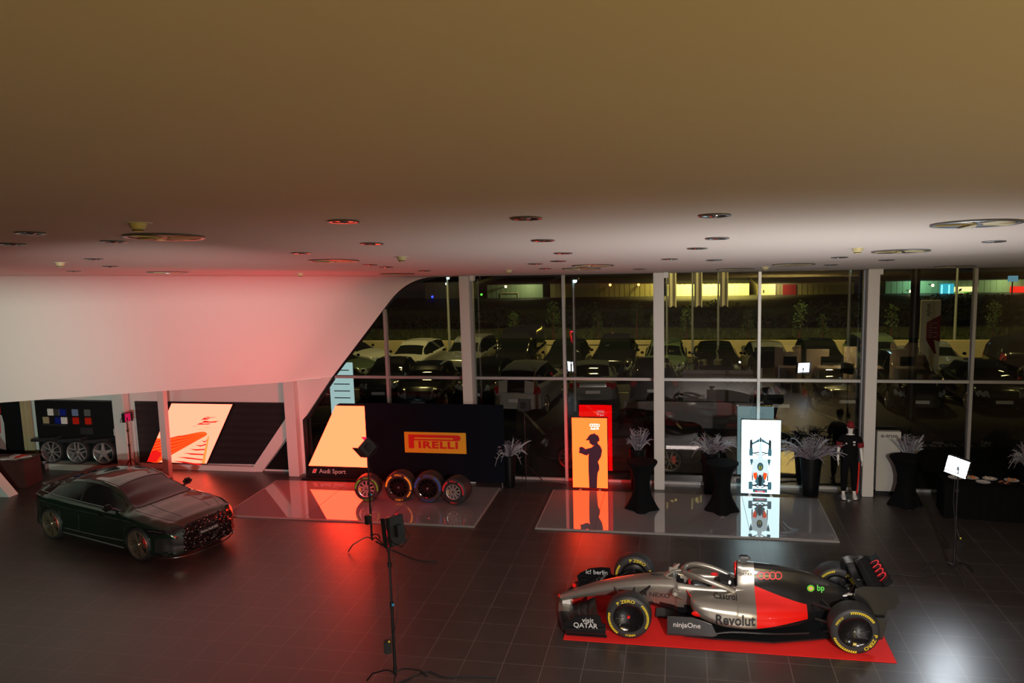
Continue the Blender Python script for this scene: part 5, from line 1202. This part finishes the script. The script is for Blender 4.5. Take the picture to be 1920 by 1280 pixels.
plant('spiky feathery plant in the dark behind the right high table', 5.2, 20.15, 0, 1.0, .15, .2, 44, .62, 17, .7, .3)
plant('feathery plant cut by the right edge of the picture', 7.55, 19.7, 0, .98, .15, .2, 40, .62, 23, .8, .6)
# grey charging cabinet lettered e-tron
t = thing('charging_cabinet', 'light grey cabinet lettered e-tron right of the mannequin column', 'cabinet', (4.78, 20.32, 0))
MB().rbox(-.26, -.08, .08, .26, .08, 1.52, .01).build('body', 'grey_box', t, 30); MB().box(-.28, -.10, 0, .28, .10, .08).build('plinth', 'black_panel', t)
A = MB(); text_mb(A, 'e-tron', .13, tr(.0, -.084, 1.42) @ FACE_Y, bold=.014, sx=1.1); A.build('lettering', 'dark_lettering', t)
# long buffet table with snacks
t = thing('buffet_table', 'long table with a floor-length black cloth at the right edge', 'table', (6.95, 19.0, 0), -.10)
A = MB(); A.rbox(-1.35, -.40, .735, 1.6, .40, .76, .01); A.build('tabletop', 'black_cloth', t, 30)
A = MB(); P_ = []
per = [(-1.34, -.39), (1.59, -.39), (1.59, .39), (-1.34, .39)]
for i in range(4):
    a, b_ = Vector(per[i]), Vector(per[(i + 1) % 4]); n_ = int((b_ - a).length / .04)
    nn = Vector(((b_ - a).y, -(b_ - a).x)).normalized()
    for k in range(n_): p = a.lerp(b_, k / n_) + nn * .018 * math.sin(k * 1.3); P_.append(p)
n_ = len(P_); A.add([(p.x, p.y, z) for z in (.005, .735) for p in P_], [(i, (i + 1) % n_, n_ + (i + 1) % n_, n_ + i) for i in range(n_)]); A.build('tablecloth_skirt', 'black_cloth', t, 60)
rnd = random.Random(4)
mat('food_orange', (.62, .22, .06), .6); mat('food_yellow', (.65, .50, .03), .5); mat('food_cream', (.60, .50, .38), .6); mat('food_brown', (.25, .10, .05), .6)
items = [(-1.05, .10, .0, 'white plate at the left end of the buffet'), (-.72, .15, 1, 'plate of orange snacks behind the light stand pole'), (-.55, -.12, 0, 'pale plate near the table front behind the stand'), (-.36, .16, 2, 'plate of cream coloured bites at the back'), (-.15, -.10, 3, 'plate of brown bites left of centre'), (.05, .12, 1, 'big plate of orange bites in the middle'), (.30, -.12, 3, 'plate of dark bites right of centre'), (.50, .15, 2, 'plate of golden bites at the back right'), (.62, -.15, 0, 'empty white dish at the front right'), (.88, .16, 3, 'dark plate towards the right end'), (1.05, -.06, 4, 'yellow snacks on the plate nearest the right edge'), (1.35, .12, 1, 'orange snacks beyond the yellow ones')]
Rm = Matrix.Translation((6.95, 19.0, 0)) @ rotz(-.10)
for x, y, c_, lb in items:
    p = Rm @ Vector((x, y, .762)); q = thing('snack_plate', lb, 'plate', p, rnd.uniform(0, 3), 'snack plates on the buffet table')
    MB().lathe([(.0001, .0), (.09, 0), (.14, .014), (.145, .018), (.09, .008), (.0001, .006)], 24).build('dish', 'paper' if c_ in (0, 1, 2) else 'dark_metal', q, 40)
    if c_:
        A = MB()
        for k in range(12): A.sphere((rnd.uniform(-.07, .07), rnd.uniform(-.07, .07), .022 + rnd.uniform(0, .015)), rnd.uniform(.016, .024), 7)
        tag(A.build('snacks', ('', 'food_orange', 'food_cream', 'food_brown', 'food_yellow')[c_], q, 60), kind='stuff')
# --- mannequin
def skin_mesh(name, verts, edges, radii, m_, parent, sub=2, root=0):
    me = bpy.data.meshes.new(name); me.from_pydata([Vector(v) for v in verts], edges, [])
    o = bpy.data.objects.new(name, me); C.objects.link(o); md = o.modifiers.new('s', 'SKIN')
    for i, r in enumerate(radii): me.skin_vertices[0].data[i].radius = (r, r) if not isinstance(r, tuple) else r
    me.skin_vertices[0].data[root].use_root = True
    s2 = o.modifiers.new('d', 'SUBSURF'); s2.levels = sub; s2.render_levels = sub; md.use_smooth_shade = True
    dg = bpy.context.evaluated_depsgraph_get(); dg.update(); m2 = bpy.data.meshes.new_from_object(o.evaluated_get(dg)); bpy.data.objects.remove(o)
    m2.materials.clear(); m2.materials.append(M[m_]); m2.polygons.foreach_set('use_smooth', [True] * len(m2.polygons))
    m2.polygons.foreach_set('material_index', [0] * len(m2.polygons))
    ob = bpy.data.objects.new(name, m2); C.objects.link(ob); ob.parent = parent; return ob
t = thing('mannequin', 'white mannequin in black polo shirt, red cap and red-striped trousers', 'mannequin', (3.86, 19.92, .02), -.05)
MB().lathe([(.0001, 0), (.22, 0), (.22, -.018), (.0001, -.018)], 28).build('base_plate', 'steel', t)
V = [(0, 0, .95), (0, .01, 1.10), (0, .0, 1.28), (0, .0, 1.42), (0, .0, 1.50), (0, -.01, 1.56), (0, -.02, 1.66), (0, -.01, 1.75),
     (.10, 0, .88), (.115, -.01, .50), (.12, .02, .10), (.125, -.08, .05),
     (-.10, 0, .88), (-.115, -.03, .50), (-.12, -.02, .10), (-.125, -.12, .05),
     (.15, 0, 1.42), (.20, 0, 1.38), (.245, .02, 1.14), (.26, -.03, .93), (.262, -.05, .86),
     (-.15, 0, 1.42), (-.20, 0, 1.38), (-.245, .02, 1.14), (-.26, -.05, .93), (-.262, -.07, .86)]
E_ = [(0, 1), (1, 2), (2, 3), (3, 4), (4, 5), (5, 6), (6, 7), (0, 8), (8, 9), (9, 10), (10, 11), (0, 12), (12, 13), (13, 14), (14, 15), (3, 16), (16, 17), (17, 18), (18, 19), (19, 20), (3, 21), (21, 22), (22, 23), (23, 24), (24, 25)]
Rr = [(.05, .04), (.07, .05), (.13, .09), (.10, .08), .052, .055, (.072, .088), .05, .05, .045, .04, .035, .05, .045, .04, .035, .07, .055, .040, .030, (.034, .020), .07, .055, .040, .030, (.034, .020)]
skin_mesh('body', V, E_, Rr, 'skin_white', t)
for s_ in (1, -1):
    for k in range(5):
        x = .262 * s_; y0 = -.055 - (.02 if s_ < 0 else 0); A = MB()
        if k < 4: A.tube([(x, y0 - .030 + .018 * k, .85), (x - .004 * s_, y0 - .034 + .018 * k, .80), (x - .014 * s_, y0 - .036 + .018 * k, .765 + .008 * abs(k - 1.5))], [.0095, .009, .007], 7)
        else: A.tube([(x, y0 - .035, .88), (x - .008 * s_, y0 - .062, .845), (x - .014 * s_, y0 - .070, .815)], [.011, .010, .008], 7)
        A.build('finger', 'skin_white', t, 60)
    A = MB(); A.sphere((.072 * s_, -.01, 1.66), .018, 8, 0, (.4, .8, 1.3)); A.build('ear', 'skin_white', t, 60)
A = MB(); A.tube([(0, -.100, 1.675), (0, -.122, 1.645), (0, -.105, 1.638)], [.008, .013, .010], 7); A.build('nose', 'skin_white', t, 60)
A = MB(); A.tube([(-.022, -.104, 1.612), (0, -.110, 1.612), (.022, -.104, 1.612)], .006, 6); A.build('mouth', 'skin_white', t, 60)
V2 = [(0, 0, .87), (0, .01, 1.10), (0, 0, 1.28), (0, 0, 1.41), (0, 0, 1.49), (.15, 0, 1.42), (.205, 0, 1.37), (.235, .012, 1.22), (-.15, 0, 1.42), (-.205, 0, 1.37), (-.235, .012, 1.22)]
skin_mesh('polo_shirt', V2, [(0, 1), (1, 2), (2, 3), (3, 4), (3, 5), (5, 6), (6, 7), (3, 8), (8, 9), (9, 10)], [(.20, .15), (.175, .125), (.19, .125), (.13, .10), .062, .085, .075, .064, .085, .075, .064], 'shirt_black', t)
for s_ in (1, -1):
    A = MB(); A.tube([(.212 * s_, .004, 1.32), (.232 * s_, .012, 1.20)], [.082, .076], 12, flat=1.0); A.build('sleeve_panel', 'burgundy', t, 40)
A = MB(); A.rbox(.045, -.142, 1.33, .10, -.132, 1.37, .003).rbox(.05, -.142, 1.27, .095, -.132, 1.30, .003); A.build('chest_badge', 'white_lettering', t)
A = MB(); A.prism([(-.12, 1.30), (-.07, 1.30), (-.10, 1.34)], 'y', -.142, -.132); A.build('chest_logo', 'white_lettering', t)
V3 = [(0, 0, .97), (.10, 0, .86), (.115, -.01, .50), (.12, .015, .13), (-.10, 0, .86), (-.115, -.03, .50), (-.12, -.02, .13), (0, 0, 1.08)]
skin_mesh('trousers', V3, [(0, 1), (1, 2), (2, 3), (0, 4), (4, 5), (5, 6), (0, 7)], [(.17, .12), .112, .085, .068, .112, .085, .068, (.14, .10)], 'shirt_black', t)
A = MB(); A.tube([(.20, -.03, .84), (.195, -.05, .5), (.175, -.02, .10)], [.022, .020, .018], 8); A.build('red_stripe', 'red_trim', t, 40)
for s_, y in ((1, -.03), (-1, -.07)):
    A = MB(); A.loft([[Vector((s_ * .125 + wx * c_ * 1.0, y + yy, zz + .0)) for c_, zz in ((-1, .0), (1, .0), (1, hh * .6), (.5, hh), (-.5, hh), (-1, hh * .6))] for yy, wx, hh in ((.11, .03, .07), (.09, .042, .10), (.02, .046, .10), (-.06, .048, .07), (-.13, .045, .05), (-.165, .028, .035))]); A.build('shoe', 'shoe_white', t, 50)
A = MB(); A.lathe([(.0001, .115), (.05, .105), (.085, .07), (.097, .02), (.098, 0), (.09, 0)], 24, mw=tr(0, -.015, 1.70) @ Matrix.Diagonal((.92, 1.12, 1, 1)))
A.loft([[( -.075, -.09, 1.705), (.075, -.09, 1.705), (.075, -.09, 1.712), (-.075, -.09, 1.712)], [(-.065, -.155, 1.690), (.065, -.155, 1.690), (.065, -.155, 1.697), (-.065, -.155, 1.697)], [(-.03, -.185, 1.682), (.03, -.185, 1.682), (.03, -.185, 1.688), (-.03, -.185, 1.688)]]); A.build('cap', 'burgundy', t, 50)

# ground-floor office below the gallery (seen mirrored in the glass)
mat('office_cream', (.75, .62, .42), .7)
t = thing('office_partition', 'row of cream office partitions below the gallery', 'partition', (5.0, 6.9, 0))
for x0, x1, z1 in ((-1.3, -.3, 1.5), (-.1, .75, 1.35), (1.3, 2.3, 1.45), (3.0, 4.2, 1.6)): MB().rbox(x0, 0, .1, x1, .05, z1, .01).build('panel', 'office_cream', t, 30)
for x0 in (-1.2, .2, 1.6, 3.1): MB().rbox(x0, .2, .70, x0 + 1.0, .85, .74, .01).build('desktop', 'office_cream', t, 30); 
for x0 in (-1.2, .2, 1.6, 3.1): MB().rbox(x0, .25, 0, x0 + .06, .8, .70, .01).build('desk_leg', 'grey_box', t, 30); MB().rbox(x0 + .2, .3, .745, x0 + .7, .34, 1.1, .01).build('monitor', 'black_gloss', t, 30)
area('office_lamp_light', (6.3, 8.6, 3.1), (6.3, 7.0, .8), 1.5, 60, (1.0, .76, .42), 90)

# ================================================================== OUTSIDE
g = MB(); g.add([(-60, GY + .15, -.1), (60, GY + .15, -.1), (60, 76, -.1), (-60, 76, -.1)], [(0, 1, 2, 3)]); o = g.build('ground', 'asphalt'); o['kind'] = 'structure'
A = MB()
for x in (-13.2, -10.6, -8.0, -5.4, -2.8, -.2, 2.4, 5.0, 7.6, 10.2, 12.8):
    A.box(x, 35.8, -.098, x + .12, 40.3, -.094)
for x in (-9.5, -6.9, -4.3, -1.7, .9, 3.5, 6.1): A.add([(x, 25.5, -.095), (x + .12, 25.5, -.095), (x - 1.6, 29.8, -.095), (x - 1.72, 29.8, -.095)], [(0, 1, 2, 3)])
A.box(-15, 32.2, -.098, 16, 32.32, -.094)
o = A.build('lot_marking', 'lot_line'); tag(o, 'painted parking bay lines on the asphalt outside', 'road marking')
A = MB(); A.rbox(-40, 41.0, -.1, 45, 41.3, .72, .03); tag(A.build('low_wall', 'concrete', None, 30), 'long low concrete wall behind the parked cars', 'wall')
# planted verge: rough grass mound, dark hedge, young trees
rnd = random.Random(9)
gm = MB(); nx, ny = 90, 8
gm.add([(-45 + i, 41.5 + j * 1.1, .0 + .045 * j + rnd.uniform(-.06, .06)) for j in range(ny) for i in range(nx)], [(j * nx + i, j * nx + i + 1, (j + 1) * nx + i + 1, (j + 1) * nx + i) for j in range(ny - 1) for i in range(nx - 1)])
tag(gm.build('grass_bank', 'grass', None, 80), 'rough grass bank behind the low wall', 'grass', kind='stuff')
gb = MB()
for k in range(2600):
    x = rnd.uniform(-24, 24); y = rnd.uniform(42, 48); z = .04 * (y - 41.5); h_ = rnd.uniform(.1, .4); a = rnd.uniform(0, PI); dx, dy = .10 * math.cos(a), .10 * math.sin(a)
    gb.add([(x - dx, y - dy, z), (x + dx, y + dy, z), (x + rnd.uniform(-.1, .1), y, z + h_)], [(0, 1, 2)])
tag(gb.build('tall_grass', 'grass', None), 'tall grass and weeds on the bank', 'grass', kind='stuff')
def leafball(mb, c_, r, n_, sz, rn):
    for k in range(n_):
        d = Vector((rn.gauss(0, 1), rn.gauss(0, 1), rn.gauss(0, 1))).normalized() * r * rn.uniform(.5, 1.05); p = Vector(c_) + Vector((d.x, d.y, d.z * 1.1))
        u = Vector((rn.gauss(0, 1), rn.gauss(0, 1), rn.gauss(0, 1))).normalized() * sz; v = u.orthogonal().normalized() * sz
        mb.add([p - u, p + v * .6, p + u, p - v * .6], [(0, 1, 2, 3)])
hd_ = MB()
for k in range(300):
    x = -26 + k * .18 + rnd.uniform(-.1, .1); top_ = 1.02 + .3 * math.sin(x * .9) + rnd.uniform(-.15, .3) + (.55 if x > 10 else 0)
    leafball(hd_, (x, 51.5 + rnd.uniform(-.4, .4), top_ - .55), .65, 22, .13, rnd)
hd_.box(-26, 51.6, .6, 28, 52.4, 1.2)
tag(hd_.build('hedge', 'dark_leaf', None), 'long dark hedge in front of the far buildings', 'hedge', kind='stuff')
tree0 = None
for x, y, s_, lb in ((-11.4, 43.5, 1.0, 'young tree behind the lamp post in the second bay'), (-8.7, 43.2, .9, 'young tree right of the left column'), (-6.6, 43.6, 1.15, 'leafy young tree above the black van'), (-4.2, 43.2, .9, 'young tree behind the tall mullion'), (-2.2, 43.6, 1.15, 'leafy young tree in the middle bay'), (-1.3, 43.0, .85, 'slim young tree left of the middle column'), (.3, 43.4, 1.0, 'young tree right of the middle column'), (3.4, 43.4, .9, 'slim young tree left of the white totem mullion'), (5.9, 43.6, 1.1, 'bushy young tree in the dark facade bay'), (6.9, 43.0, .8, 'small young tree left of the mannequin column'), (10.2, 43.5, 1.0, 'young tree near the lettered sign'), (14.8, 43.6, 1.05, 'young tree left of the red store sign')):
    if tree0 is None:
        tree0 = thing('young_tree', lb, 'tree', (x, y, .1), 0, 'young trees on the grass bank')
        MB().tube([(0, 0, 0), (.02, 0, .9), (-.02, 0, 1.8)], [.05, .04, .025], 8).build('trunk', 'desk_wood', tree0, 40)
        A = MB(); leafball(A, (0, 0, 1.3), .34, 90, .07, rnd); leafball(A, (.05, 0, 1.75), .30, 80, .07, rnd); leafball(A, (-.15, .1, 1.0), .25, 50, .06, rnd); A.build('foliage', 'leaf', tree0)
    else: c_ = copy_tree(tree0, None, (x, y, .1), rnd.uniform(0, 6), lb); c_.scale = (s_, s_, s_)
# buildings
def bld(name, label, x0, x1, z0, z1, m_, extra=None, d=8):
    t = thing(name, label, 'building', ((x0 + x1) / 2, 75, 0)); hw = (x1 - x0) / 2
    MB().box(-hw, 0, z0, hw, d, z1).build('wall', m_, t)
    A = MB()
    nrib = int(hw * 2 / .45)
    for k in range(nrib): A.box(-hw + k * .45, -.03, z0, -hw + k * .45 + .06, 0, z1)
    A.build('cladding_rib', m_, t); MB().box(-hw - .1, -.1, z1, hw + .1, d + .1, z1 + .10).build('roof', 'roof_felt', t)
    if extra: extra(t, hw)
    return t
def gate(t, hw):
    A = MB(); A.tube([(-1.3, -.1, -.7), (-1.3, -.1, .35), (.3, -.1, .35), (.3, -.1, -.7)], .05, 6); A.build('gate_frame', 'concrete', t)
def door(t, hw):
    MB().box(-hw + .1, -.08, -.7, -hw + 1.5, -.03, .85).build('door_panel', 'office_cream', t); A = MB(); A.box(-hw + .45, -.10, .1, -hw + .55, -.08, .35); A.build('door_sign', 'black_matte', t)
    MB().box(-hw + 2.1, -.08, -.4, -hw + 3.2, -.03, .8).build('shop_sign', 'burgundy', t)
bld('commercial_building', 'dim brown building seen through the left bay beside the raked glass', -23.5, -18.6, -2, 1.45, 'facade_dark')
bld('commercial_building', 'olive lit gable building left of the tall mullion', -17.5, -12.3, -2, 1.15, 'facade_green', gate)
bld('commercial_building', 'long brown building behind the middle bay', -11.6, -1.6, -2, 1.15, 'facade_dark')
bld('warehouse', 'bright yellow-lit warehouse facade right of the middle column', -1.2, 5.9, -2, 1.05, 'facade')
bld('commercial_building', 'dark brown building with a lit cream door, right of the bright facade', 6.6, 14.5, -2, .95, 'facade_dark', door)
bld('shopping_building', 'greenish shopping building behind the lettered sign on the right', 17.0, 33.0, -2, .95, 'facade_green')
A = MB(); A.box(7.3, 74.2, 1.2, 7.5, 74.4, 1.4); 
area('door_light', (8.2, 73.6, 1.4), (8.2, 75, .2), .2, 25, (1, .85, .6), 140)
area('gable_light', (-13.2, 73.2, 1.7), (-14, 75, .2), .3, 60, (1, .95, .5), 150)
area('store_light', (19.5, 73.2, 1.3), (19.5, 75, 0), .3, 80, (.5, 1, .7), 150)
area('store_light', (26, 73.2, 1.3), (26, 75, 0), .3, 60, (.9, 1, .5), 150)
t = thing('store_sign', 'glowing red store sign at the far right above the dark hedge', 'sign', (27.6, 74.6, -.30)); MB().rbox(-1.1, 0, -.78, 1.1, .2, .70, .02).build('sign_box', 'sign_red', t, 30)
A = MB(); text_mb(A, '# KAUFLAND', .34, tr(.35, -.02, -.1) @ FACE_Y, bold=.02); A.build('lettering', 'sign_white', t)
t = thing('store_sign', 'cream and green lit shop sign left of the thin mullion', 'sign', (23.0, 74.6, 0)); MB().rbox(-.85, 0, .02, 1.05, .2, .42, .02).build('cream_panel', 'sign_cream', t, 30); MB().rbox(-.85, 0, -.36, .45, .2, 0, .02).build('green_panel', 'sign_green', t, 30); MB().rbox(-.7, -.03, -.30, -.0, 0, -.06, .02).build('cream_badge', 'sign_cream', t); MB().rbox(-.85, 0, -1.1, .85, .2, -.40, .02).build('dark_panel', 'dark_metal', t, 30)
A = MB(); text_mb(A, 'Bau', .18, tr(-.25, -.02, -.55) @ FACE_Y); text_mb(A, 'Raum', .18, tr(-.25, -.02, -.9) @ FACE_Y); A.build('lettering', 'sign_cream', t)
t = thing('neon_sign', 'pair of upright cyan neon tubes left of the cream shop sign', 'sign', (21.5, 74.4, 0))
for x in (-.25, .3): MB().rbox(x - .05, 0, -1.0, x + .05, .08, .62, .02).build('neon_tube', 'neon_cyan', t, 30)
MB().rbox(-.35, .1, -1.1, .7, .25, .7, .02).build('backing_box', 'neon_teal', t, 30)
t = thing('billboard', 'small dim blue screen high at the right edge', 'sign', (25.0, 70, 1.35)); MB().rbox(-.35, 0, -.2, .35, .1, .25, .02).build('screen', 'sky_blue_sign', t, 30); MB().tube([(0, .1, -.2), (0, .1, -2)], .05, 6).build('post', 'dark_metal', t)
# tall lettered sign
t = thing('pylon_sign', 'tall pale sign with a red arrow-shaped panel of small text', 'sign', (8.82, 32.0, -.1)); 
MB().rbox(-.34, 0, 0, .32, .12, 3.55, .02).build('panel', 'flag_white', t, 30)
quad(MB(), [(-.14, 2.75), (.32, 3.02), (.32, 2.05), (.12, 2.12), (.22, 1.62), (.14, 1.62), (-.14, 2.12)], -.004).build('red_panel', 'burgundy', t)
A = MB()
for k in range(7): A.box(-.06, -.009, 2.72 - .085 * k, .06 + .18 * (k % 2 == 0) * .8, -.006, 2.735 - .085 * k)
A.build('small_text', 'paper', t); A = MB(); text_mb(A, 'smyle', .20, tr(-.08, -.006, 3.2) @ FACE_Y @ rotz(-PI / 2), bold=.01); A.build('lettering', 'dark_lettering', t)
# panels added outdoors for the desk mirrored in the glass; flags, lamp posts, barriers
t = thing('mirrored_desk_panel', 'grey banner printed with four rings behind the transom', 'banner', (1.25, 28.5, -.1)); MB().rbox(-1.15, 0, .45, 1.15, .05, 1.58, .01).build('panel_face', mat('desk_grey', (.20, .17, .17), .8), t, 30)
for x in (-1.1, 1.1): MB().tube([(x, .03, 0), (x, .03, 1.6)], .025, 8).build('post', 'pole_grey', t)
A = MB(); rings_mb(A, tr(.65, -.012, 1.25) @ FACE_Y, .14, .02); A.build('rings_print', 'dark_lettering', t)
t = thing('mirrored_desk_board', 'long grey board standing on the asphalt below the transom', 'banner', (-.2, 26.3, -.1)); MB().prism([(-1.6, .15), (2.1, .10), (2.45, .95), (-1.55, .95)], 'y', 0, .05).build('board', 'desk_grey', t); MB().box(-1.5, -.2, 0, -1.42, .3, .2).box(2.0, -.2, 0, 2.08, .3, .2).build('foot', 'dark_metal', t)
f0 = None
for x, lb in ((-.55, 'flagpole just right of the middle column'), (.52, 'second flagpole with a rolled-up white banner'), (1.58, 'third flagpole with a white banner')):
    if f0 is None:
        f0 = thing('flagpole', lb, 'flagpole', (x, 36, -.1), 0, 'flagpoles with white banners'); MB().tube([(0, 0, 0), (0, 0, 6.2)], [.05, .035], 10).build('pole', 'pole_grey', f0, 40)
        A = MB(); A.add([(.06 + .34 * i / 8, .05 * math.sin(i * 1.3), z - .04 * math.sin(i)) for z in (3.0, 5.9) for i in range(9)], [(i, i + 1, 10 + i, 9 + i) for i in range(8)]); A.build('flag_cloth', 'flag_white', f0, 60)
    else: copy_tree(f0, None, (x, 36, -.1), None, lb)
l0 = None
for x, y, h_, lb in ((-10.8, 38, 4.3, 'lamp post left of the left column with a cold white lamp'), (-3.66, 28.9, 4.7, 'lamp post right of the tall mullion'), (6.42, 34, 4.7, 'lamp post beside the mannequin column'), (12.6, 41.9, 4.5, 'twin lamp post at the right edge above the red sign'), (9.6, 44, 4.2, 'thin lamp post above the cyan neon'), (12.0, 46, 4.2, 'thin lamp post left of the thin right mullion')):
    t = thing('lamp_post', lb, 'street lamp', (x, y, -.1), 0, 'lamp posts in the parking lot')
    MB().tube([(0, 0, 0), (0, 0, h_)], [.075, .05], 10).build('pole', 'pole_grey', t, 40)
    A = MB(); A.rbox(-.06, -.25, h_ - .01, .22, .10, h_ + .06, .02); A.build('lamp_housing', 'dark_metal', t, 30)
    A = MB(); A.sphere((.08, -.12, h_ - .04), .07, 10); A.build('lamp_glass', 'lamp_cold', t, 50)
for k, (x, y, z, m_, lb) in enumerate(((-21.1, 74, 1.35, 'lamp_cold', 'greenish white wall lamp above the dim brown building'), (-22.6, 74.3, .15, 'lamp_blue', 'small blue light at the left of the dim building'), (-15.6, 74.3, 1.0, 'lamp_warm', 'small lamp on the olive gable building'), (-6.1, 74.3, 1.02, 'lamp_orange', 'orange lamp left of two on the brown building'), (-3.6, 74.3, 1.0, 'lamp_orange', 'orange lamp right of two on the brown building'), (-17.9, 74.3, .3, 'lamp_green', 'small green light right of the left column'), (20.0, 72.5, .75, 'lamp_warm', 'warm lamp behind the dark post'), (18.6, 73.5, .2, 'lamp_warm', 'pale wall lamp on the greenish building'), (-.9, 74.3, 1.0, 'lamp_warm', 'lamp at the left end of the bright facade'))):
    t = thing('wall_lamp', lb, 'lamp', (x, y, z), 0, 'small lamps on the far buildings'); MB().sphere((0, 0, 0), .11, 10).build('bulb', m_, t, 50); MB().rbox(-.06, .08, -.05, .06, 1.1 if y < 74 else .7, .05, .01).build('bracket', 'dark_metal', t)
t = thing('post', 'thick dark post right of the mannequin column', 'post', (7.38, 28.6, -.1)); MB().tube([(0, 0, 0), (0, 0, 5.3)], .14, 14).build('shaft', 'dark_metal', t, 40)
b0 = None
for x, lb in ((-6.25, 'bicycle hoop left of the black saloon'), (-4.15, 'bicycle hoop between the two black cars'), (-1.9, 'bicycle hoop right of the black suv'), (-.6, 'bicycle hoop beside the middle column')):
    A = MB(); A.tube([(-.5, 0, 0), (-.5, 0, .75), (.5, 0, .75), (.5, 0, 0)], .03, 8); o = A.build('barrier_hoop', 'dark_metal', None, 40); o.location = (x, 40.0, -.1); tag(o, lb, 'barrier', 'hoops in front of the low wall')
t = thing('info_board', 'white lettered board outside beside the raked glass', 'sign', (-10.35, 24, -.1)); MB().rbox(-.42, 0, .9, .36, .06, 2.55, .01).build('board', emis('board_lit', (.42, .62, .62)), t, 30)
A = MB()
for k in range(5): A.box(-.28, -.006, 2.3 - .22 * k, .25, -.003, 2.33 - .22 * k)
A.build('text_lines', 'sw_slate', t); MB().tube([(0, .03, 0), (0, .03, .9)], .04, 8).build('post', 'pole_grey', t)
t = thing('traffic_cone', 'small orange cone outside the raked glass', 'cone', (-9.3, 24.4, -.1)); MB().lathe([(.0001, .5), (.03, .5), (.12, .04), (.12, .03)], 16).build('cone_body', 'red_trim', t, 40); MB().rbox(-.16, -.16, 0, .16, .16, .035, .005).build('base', 'black_matte', t)
